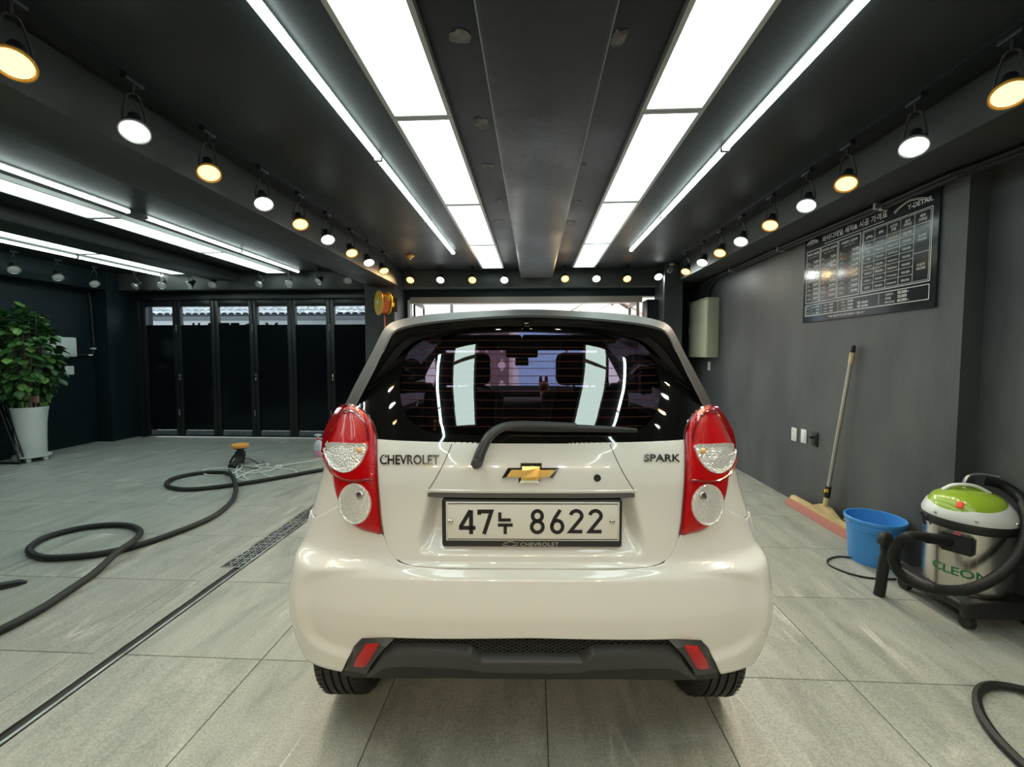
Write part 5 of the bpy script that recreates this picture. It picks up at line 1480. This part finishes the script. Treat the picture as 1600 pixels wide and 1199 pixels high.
mb = MB().grid([[Vector((0, 0, .001)) - n_ * .008, Vector((0, 0, .001)) + n_ * .008, Vector((0, 0, .010)) + n_ * .008, Vector((0, 0, .010)) - n_ * .008],
                [b * .12 + Vector((0, 0, .001)) - n_ * .024, b * .12 + Vector((0, 0, .001)) + n_ * .024, b * .12 + Vector((0, 0, .024)) + n_ * .02, b * .12 + Vector((0, 0, .024)) - n_ * .02],
                [b * .8 + Vector((0, 0, .001)) - n_ * .026, b * .8 + Vector((0, 0, .001)) + n_ * .026, b * .8 + Vector((0, 0, .036)) + n_ * .022, b * .8 + Vector((0, 0, .036)) - n_ * .022]], close_u=True)
mb.f += [(3, 2, 1, 0), (8, 9, 10, 11)]
mb.build('blade', 'black_plastic', nz, 30)
MB().cyl(b * .78 + Vector((0, 0, .022)), b * 1.1 + Vector((0, 0, .022)), .021, .024, 14).build('socket', 'black_plastic', nz)

# ------------------------------------------------------------------ polisher, cords, spray bottle
principled('pad_orange', (0.80, 0.36, 0.08), 0.8)
principled('cord_white', (0.72, 0.76, 0.70), 0.5)
pp = onZ(375, 724, 0)
po = thing('polisher', 'black polishing machine standing upside down with orange pad', 'polisher', (pp[0], pp[1], 0))
MB().lathe([(.001, .235), (.088, .235), (.094, .228), (.094, .205), (.085, .197), (.001, .195)], (-.0, 0, 0), (.05, 0, 1), 28).build('pad', 'pad_orange', po)
MB().lathe([(.072, .197), (.072, .186), (.04, .18), (.038, .15)], (0, 0, 0), (.05, 0, 1), 24).build('backing_plate', 'black_plastic', po)
MB().lathe([(.038, .15), (.056, .14), (.06, .10), (.052, .05), (.045, .01), (.03, .0)], (0, 0, 0), (.05, 0, 1), 20, False, True).build('gear_head', 'dark_rubber', po)
MB().tube(smooth_path([(0, 0, .09), (.06, -.10, .07), (.09, -.22, .045), (.10, -.30, .035)], 5), [.045 - .012 * k / 15 for k in range(16)], 12).build('handle', 'dark_rubber', po)
MB().tube([(-.06, .0, .10), (-.09, -.02, .05), (-.06, -.09, .03)], .013, 8).build('side_grip', 'dark_rubber', po)
def zz8(x, y): return (x * .3375, 650 + y * .3375)
def cord(name, label, pts8, r, mat, zs=None, conv=zz8, cat='cord'):
    P = []
    for k, q in enumerate(pts8):
        z = r + .001 + (zs[k % len(zs)] if zs else 0); p = onZ(*conv(*q), z); P.append(Vector((p[0], p[1], z)))
    t = thing(name, label, cat, (P[0].x, P[0].y, 0))
    MB().tube([p - t.location for p in smooth_path(P, 7)], r, 6).build('cable', mat, t)
    return t, P
wc_, P = cord('power_cord', 'white extension cord tangled on the floor beside the polisher', [(1700, 165), (1600, 182), (1510, 197), (1420, 213), (1340, 224), (1290, 236), (1240, 256), (1150, 266), (1085, 247), (1010, 243), (950, 249), (938, 266), (1000, 277), (1075, 266), (1112, 246), (1120, 228), (1103, 224), (1094, 262), (1108, 294), (1150, 297), (1128, 276), (1180, 252), (1215, 268), (1250, 280), (1320, 287), (1372, 262), (1340, 247), (1250, 240), (1180, 232), (1245, 222), (1200, 245), (1130, 270), (1070, 300)], .0058, 'cord_white', (0, .004, .01, .003, .012, .006))
c_ = P[5] - wc_.location
MB().rbox(c_.x - .035, c_.x + .035, c_.y - .02, c_.y + .02, .002, .034, .008, 3).build('plug', 'white_plastic', wc_)
cord('power_cord', 'thin black cord running from the polisher into the white tangle', [(1125, 205), (1145, 196), (1175, 208), (1205, 226), (1220, 214), (1228, 232), (1190, 244), (1120, 236), (1060, 246), (1072, 262)], .0048, 'dark_rubber', (0, .008, .004))
principled('bottle_plastic', (0.62, 0.66, 0.72), 0.3)
principled('pink_liquid', (0.72, 0.36, 0.50), 0.3)
principled('trigger_red', (0.70, 0.10, 0.10), 0.4)
sb = onZ(498, 713, 0)
s_ = thing('spray_bottle', 'clear spray bottle half full of pink liquid on the floor', 'spray bottle', (sb[0], sb[1], 0))
MB().lathe([(.001, .001), (.05, .001), (.054, .008), (.054, .085)], (0, 0, 0), (0, 0, 1), 24).build('liquid', 'pink_liquid', s_)
MB().lathe([(.054, .085), (.054, .150), (.048, .175), (.030, .200), (.022, .212), (.016, .216)], (0, 0, 0), (0, 0, 1), 24).build('bottle', 'bottle_plastic', s_)
MB().lathe([(.020, .212), (.020, .238), (.012, .242)], (0, 0, 0), (0, 0, 1), 18, True, True).build('collar', 'trigger_red', s_)
MB().rbox(-.034, .040, -.012, .012, .262, .292, .008, 2).cyl((0, 0, .238), (0, 0, .266), .010, seg=12).rbox(-.050, -.034, -.009, .009, .268, .286, .003).build('spray_head', 'white_plastic', s_)
MB().tube([(-.022, 0, .264), (-.03, 0, .245), (-.026, 0, .225)], .006, 6).build('trigger', 'trigger_red', s_)

# ------------------------------------------------------------------ squeegee, bucket
principled('squeegee_wood', (0.62, 0.48, 0.24), 0.6)
noise_mix(MATS['squeegee_wood'], (0.50, 0.37, 0.17), (0.70, 0.56, 0.30), 20, 5, (1, .2, 1))
principled('squeegee_rubber', (0.40, 0.15, 0.11), 0.6)
principled('handle_metal', (0.58, 0.55, 0.48), 0.35, 0.9)
a = onZ(1240, 788, .03); b = onZ(1336, 842, .03)
sx0 = XR - .075
sq = thing('floor_squeegee', 'long handled floor squeegee with red blade leaning on the charcoal wall', 'squeegee', (sx0, 3.46, 0))
MB().prism([(-.02, .045), (.022, .045), (.022, .085), (-.01, .085)], -.40, .42, lambda u, v, n: (u, n, v)).build('bar', 'squeegee_wood', sq, 0)
MB().prism([(-.055, .002), (-.042, .0), (.012, .06), (.0, .068), (-.026, .05)], -.42, .44, lambda u, v, n: (u, n, v)).build('blade', 'squeegee_rubber', sq, 0)
MB().prism([(-.15, .0), (.15, .0), (.05, .05), (-.05, .05)], -.012, .026, lambda u, v, n: (n, u, v + .085)).build('mount', 'squeegee_wood', sq, 0)
tp_ = onX(1334, 540, XR - .03)
h0 = Vector((.005, -.0, .12)); h1 = Vector((XR - .03 - sx0, tp_[1] - 3.46, tp_[2]))
def hp(t): return h0 + (h1 - h0) * t
MB().cyl(hp(0), hp(.07), .018, seg=14).build('socket', 'squeegee_wood', sq)
MB().cyl(hp(.07), hp(.14), .021, seg=14).rbox(hp(.11).x - .034, hp(.11).x - .01, hp(.11).y - .02, hp(.11).y + .006, hp(.11).z - .016, hp(.11).z + .016, .004).build('clamp', 'black_plastic', sq)
MB().rbox(hp(.115).x - .04, hp(.115).x - .012, hp(.115).y - .028, hp(.115).y - .012, hp(.115).z - .012, hp(.115).z + .014, .004).build('clamp_button', 'reel_yellow', sq)
MB().cyl(hp(.14), hp(.90), .0135, seg=14).build('handle', 'handle_metal', sq)
MB().cyl(hp(.90), hp(.96), .0165, seg=14).build('tape_band', 'squeegee_wood', sq)
MB().cyl(hp(.96), hp(1.0), .016, .012, seg=14).build('end_cap', 'black_plastic', sq)
principled('bucket_blue', (0.07, 0.31, 0.74), 0.3)
bk = thing('bucket', 'blue plastic bucket between the squeegee and the vacuum cleaner', 'bucket', (2.185, 2.83, 0))
MB().lathe([(.001, .003), (.125, .003), (.128, .0), (.130, .01), (.146, .215), (.151, .217), (.152, .235), (.150, .238), (.155, .240), (.156, .258), (.153, .260), (.160, .264), (.161, .282), (.157, .286), (.151, .284), (.145, .22), (.128, .008), (.001, .007)], (0, 0, 0), (0, 0, 1), 40).build('body', 'bucket_blue', bk, 40)
MB().tube([(.158 * math.cos(a_), .158 * math.sin(a_), .252 - .06 * math.sin(a_) ** 2) for a_ in [math.pi * .5 + math.pi * k / 16 - math.pi * .5 for k in range(17)]], .003, 6).build('handle', 'steel', bk)
cord('power_cord', 'thin black cord looped on the floor in front of the blue bucket', [(1400, 880), (1375, 879), (1340, 873), (1310, 870), (1294, 875), (1296, 883), (1320, 894), (1350, 902), (1378, 905), (1400, 905)], .0055, 'dark_rubber', None, lambda x, y: (x, y))
cord('rubber_cable', 'thick braided black cable bent on the floor beyond the vacuum cleaner', [(1720, 1110), (1650, 1090), (1600, 1078), (1560, 1071), (1537, 1074), (1527, 1086), (1528, 1104), (1538, 1126), (1560, 1156), (1600, 1196), (1660, 1250)], .0155, 'dark_rubber', None, lambda x, y: (x, y), 'cable')

# ------------------------------------------------------------------ vacuum cleaner
principled('lid_green', (0.30, 0.45, 0.03), 0.25, coat=0.5)
principled('lid_white', (0.72, 0.75, 0.73), 0.3, coat=0.4)
principled('brushed_steel', (0.66, 0.63, 0.58), 0.22, 1.0)
nt = MATS['brushed_steel'].node_tree; tc = nt.nodes.new('ShaderNodeTexCoord'); mp = nt.nodes.new('ShaderNodeMapping'); mp.inputs['Scale'].default_value = (30, 30, .6)
ns = nt.nodes.new('ShaderNodeTexNoise'); ns.inputs['Scale'].default_value = 4; mr = nt.nodes.new('ShaderNodeMapRange'); mr.inputs[3].default_value = .14; mr.inputs[4].default_value = .34
nt.links.new(tc.outputs['Object'], mp.inputs[0]); nt.links.new(mp.outputs[0], ns.inputs['Vector']); nt.links.new(ns.outputs['Fac'], mr.inputs[0]); nt.links.new(mr.outputs[0], nt.nodes['Principled BSDF'].inputs['Roughness'])
principled('switch_red', (0.75, 0.05, 0.02), 0.3, emis=(1, .08, .03), estr=0.1)
principled('print_green', (0.03, 0.20, 0.08), 0.4)
VX, VY = 2.262, 2.325
vc = thing('vacuum_cleaner', 'steel drum vacuum cleaner with green and white lid on a black trolley', 'vacuum cleaner', (VX, VY, 0))
MB().rbox(-.20, .175, -.215, .185, .075, .125, .02, 3).rbox(-.20, .175, -.225, -.18, .06, .135, .012, 2).build('trolley', 'black_plastic', vc)
for x, y in ((-.165, -.19), (.14, -.19), (-.165, .16), (.14, .16)):
    ca = MB().cyl((x - .014, y, .034), (x + .014, y, .034), .034, seg=18).build('caster', 'dark_rubber', vc)
    MB().rbox(x - .02, x + .02, y - .014, y + .014, .05, .08, .004).build('fork', 'black_plastic', ca)
DRm = .168
MB().lathe([(.001, .125), (DRm - .004, .125), (DRm, .13), (DRm, .445)], (0, 0, 0), (0, 0, 1), 56).build('drum', 'brushed_steel', vc)
MB().lathe([(DRm, .438), (DRm + .008, .44), (DRm + .010, .448), (DRm + .010, .478), (DRm + .006, .486), (DRm - .01, .488)], (0, 0, 0), (0, 0, 1), 56).build('rim_band', 'black_plastic', vc)
MB().lathe([(DRm - .01, .484), (DRm + .011, .486), (DRm + .013, .500), (DRm + .006, .522), (DRm - .006, .548), (DRm - .03, .578), (DRm - .06, .598), (.07, .612), (.001, .618)], (0, 0, 0), (0, 0, 1), 56).build('lid', 'lid_white', vc, 50)
# green top shell, lower at the viewer side, sweeping up at the back
rows = []
for i in range(15):
    t = i / 14; row = []
    for k in range(56):
        a_ = 2 * math.pi * k / 56
        # 0 points to the viewer side corner
        front = .5 + .5 * math.cos(a_ - math.radians(200))
        rmax = (DRm + .004) * (.70 + .29 * front)
        r_ = rmax * t
        # height of the lid at that radius, lifted a little
        zl = float(np.interp(r_, [0, .07, DRm - .06, DRm - .03, DRm - .006, DRm + .006, DRm + .013], [.618, .612, .598, .578, .548, .522, .500]))
        row.append((r_ * math.cos(a_) * 1.006, r_ * math.sin(a_) * 1.006, zl + (.006 if t < .97 else -.004)))
    rows.append(row)
MB().grid(rows[::-1], close_u=True).build('green_cover', 'lid_green', vc, 50)
sw_a = math.radians(214)
c = Vector((math.cos(sw_a), math.sin(sw_a), 0))
MB().rbox(-.017, .017, -.013, .013, -.002, .010, .004).build('switch', 'switch_red', vc)
sw = [o for o in vc.children if o.name.startswith('switch')][0]
sw.location = c * .148 + Vector((0, 0, .566)); sw.rotation_mode = 'QUATERNION'; sw.rotation_quaternion = Vector((c.x * .75, c.y * .75, .66)).to_track_quat('Z', 'X')
MB().tube(smooth_path([(-.09, .05, .605), (-.05, .03, .638), (.02, 0, .642), (.07, -.03, .612)], 6), .013, 10, flat=.7).build('carry_handle', 'lid_white', vc)
for a_ in (95, 185, 235, 290):
    k_ = Vector((math.cos(R(a_)), math.sin(R(a_)), 0))
    MB().lathe([(.007, 0), (.007, .005), (.001, .006)], k_ * (DRm + .010) + Vector((0, 0, .505)), k_, 10).build('lid_screw', 'steel', vc)
# latches on the band
for a_ in (165, 345):
    k_ = Vector((math.cos(R(a_)), math.sin(R(a_)), 0)); p_ = k_ * (DRm + .014)
    MB().tube([p_ + Vector((0, 0, .42)), p_ + k_ * .008 + Vector((0, 0, .46)), p_ + k_ * .018 + Vector((0, 0, .485))], .011, 8, flat=.5).build('latch', 'black_plastic', vc)
# inlet box with hose
ia = math.radians(215); k_ = Vector((math.cos(ia), math.sin(ia), 0)); tn = Vector((-k_.y, k_.x, 0))
ib = MB(); w_ = .062
ib.prism([(-w_, .335), (w_, .335), (w_, .425), (-w_, .425)], DRm - .02, DRm + .035, lambda u, v, n: tuple(k_ * n + tn * u + Vector((0, 0, v))))
ib.build('inlet', 'black_plastic', vc, 30, bevel=.008)
MB().prism([(-.016, .426), (.012, .426), (.012, .4275), (-.016, .4275)], DRm + .008, DRm + .024, lambda u, v, n: tuple(k_ * n + tn * u + Vector((0, 0, v)))).build('inlet_label', 'trigger_red', vc, 0)
def vp(px, py, y): p = onY(px, py, y); return Vector((p[0] - VX, p[1] - VY, p[2]))
hose = [tuple(k_ * (DRm + .02) - tn * .03 + Vector((0, 0, .385))), vp(1425, 838, 2.22), vp(1403, 853, 2.20), vp(1396, 876, 2.17), vp(1412, 902, 2.13), vp(1452, 919, 2.10), vp(1508, 922, 2.08), vp(1555, 903, 2.08), vp(1590, 868, 2.10), vp(1604, 825, 2.15), vp(1598, 785, 2.24), vp(1570, 760, 2.34), vp(1540, 752, 2.40)]
path = smooth_path(hose, 30)
rad = [.0225 + .0018 * (1 if k % 2 else -1) for k in range(len(path))]
MB().tube(path, rad, 14).build('hose', 'dark_rubber', vc, 80)
MB().cyl(hose[0], Vector(hose[0]) + (Vector(hose[1]) - Vector(hose[0])) * .6, .029, .026, 16).build('hose_cuff', 'black_plastic', vc)
# push handle
MB().tube(smooth_path([vp(1506, 757, 2.44), vp(1512, 746, 2.44), vp(1530, 741.5, 2.43), vp(1570, 748, 2.38), vp(1620, 760, 2.28), vp(1650, 775, 2.2)], 6), .0085, 10).build('push_handle', 'rim_silver', vc)
MB().tube([vp(1506, 757, 2.44), (vp(1506, 757, 2.44).x, vp(1506, 757, 2.44).y, .12)], .0085, 8).build('handle_post', 'chrome', vc)
# printed name around the drum
v, f = text_mesh('CLEON', .058, 0, 'LEFT', 1.15, .0012)
xw = max(p[0] for p in v); a0 = math.radians(180)
mb = MB().add([((DRm + .0009) * math.cos(a0 + p[0] / DRm), (DRm + .0009) * math.sin(a0 + p[0] / DRm), .212 + p[1]) for p in v], f)
mb.build('lettering', 'print_green', vc, 0)
# wand standing beside the trolley
b0 = onZ(1376, 922, .03)
wd = thing('vacuum_wand', 'black bent wand standing on the floor against the vacuum trolley', 'wand', (b0[0], b0[1] - .0, 0))
t0 = onY(1385, 838, b0[1]); t1 = onY(1378, 848, b0[1])
T0 = Vector((t0[0] - b0[0], 0, t0[2])); 
MB().tube(smooth_path([(-.008, 0, .0), (0, 0, .06), (.012, 0, .20), (T0.x + .012, 0, T0.z - .06), (T0.x + .004, -.005, T0.z - .005), (T0.x - .03, -.02, T0.z + .002), (T0.x - .045, -.03, T0.z - .035)], 6), [.026 if k < 12 else .024 for k in range(37)], 14).build('tube', 'dark_rubber', wd)
MB().rbox(T0.x - .036, T0.x - .012, -.03, .0, T0.z - .085, T0.z - .03, .008, 2).build('grip', 'black_plastic', wd)
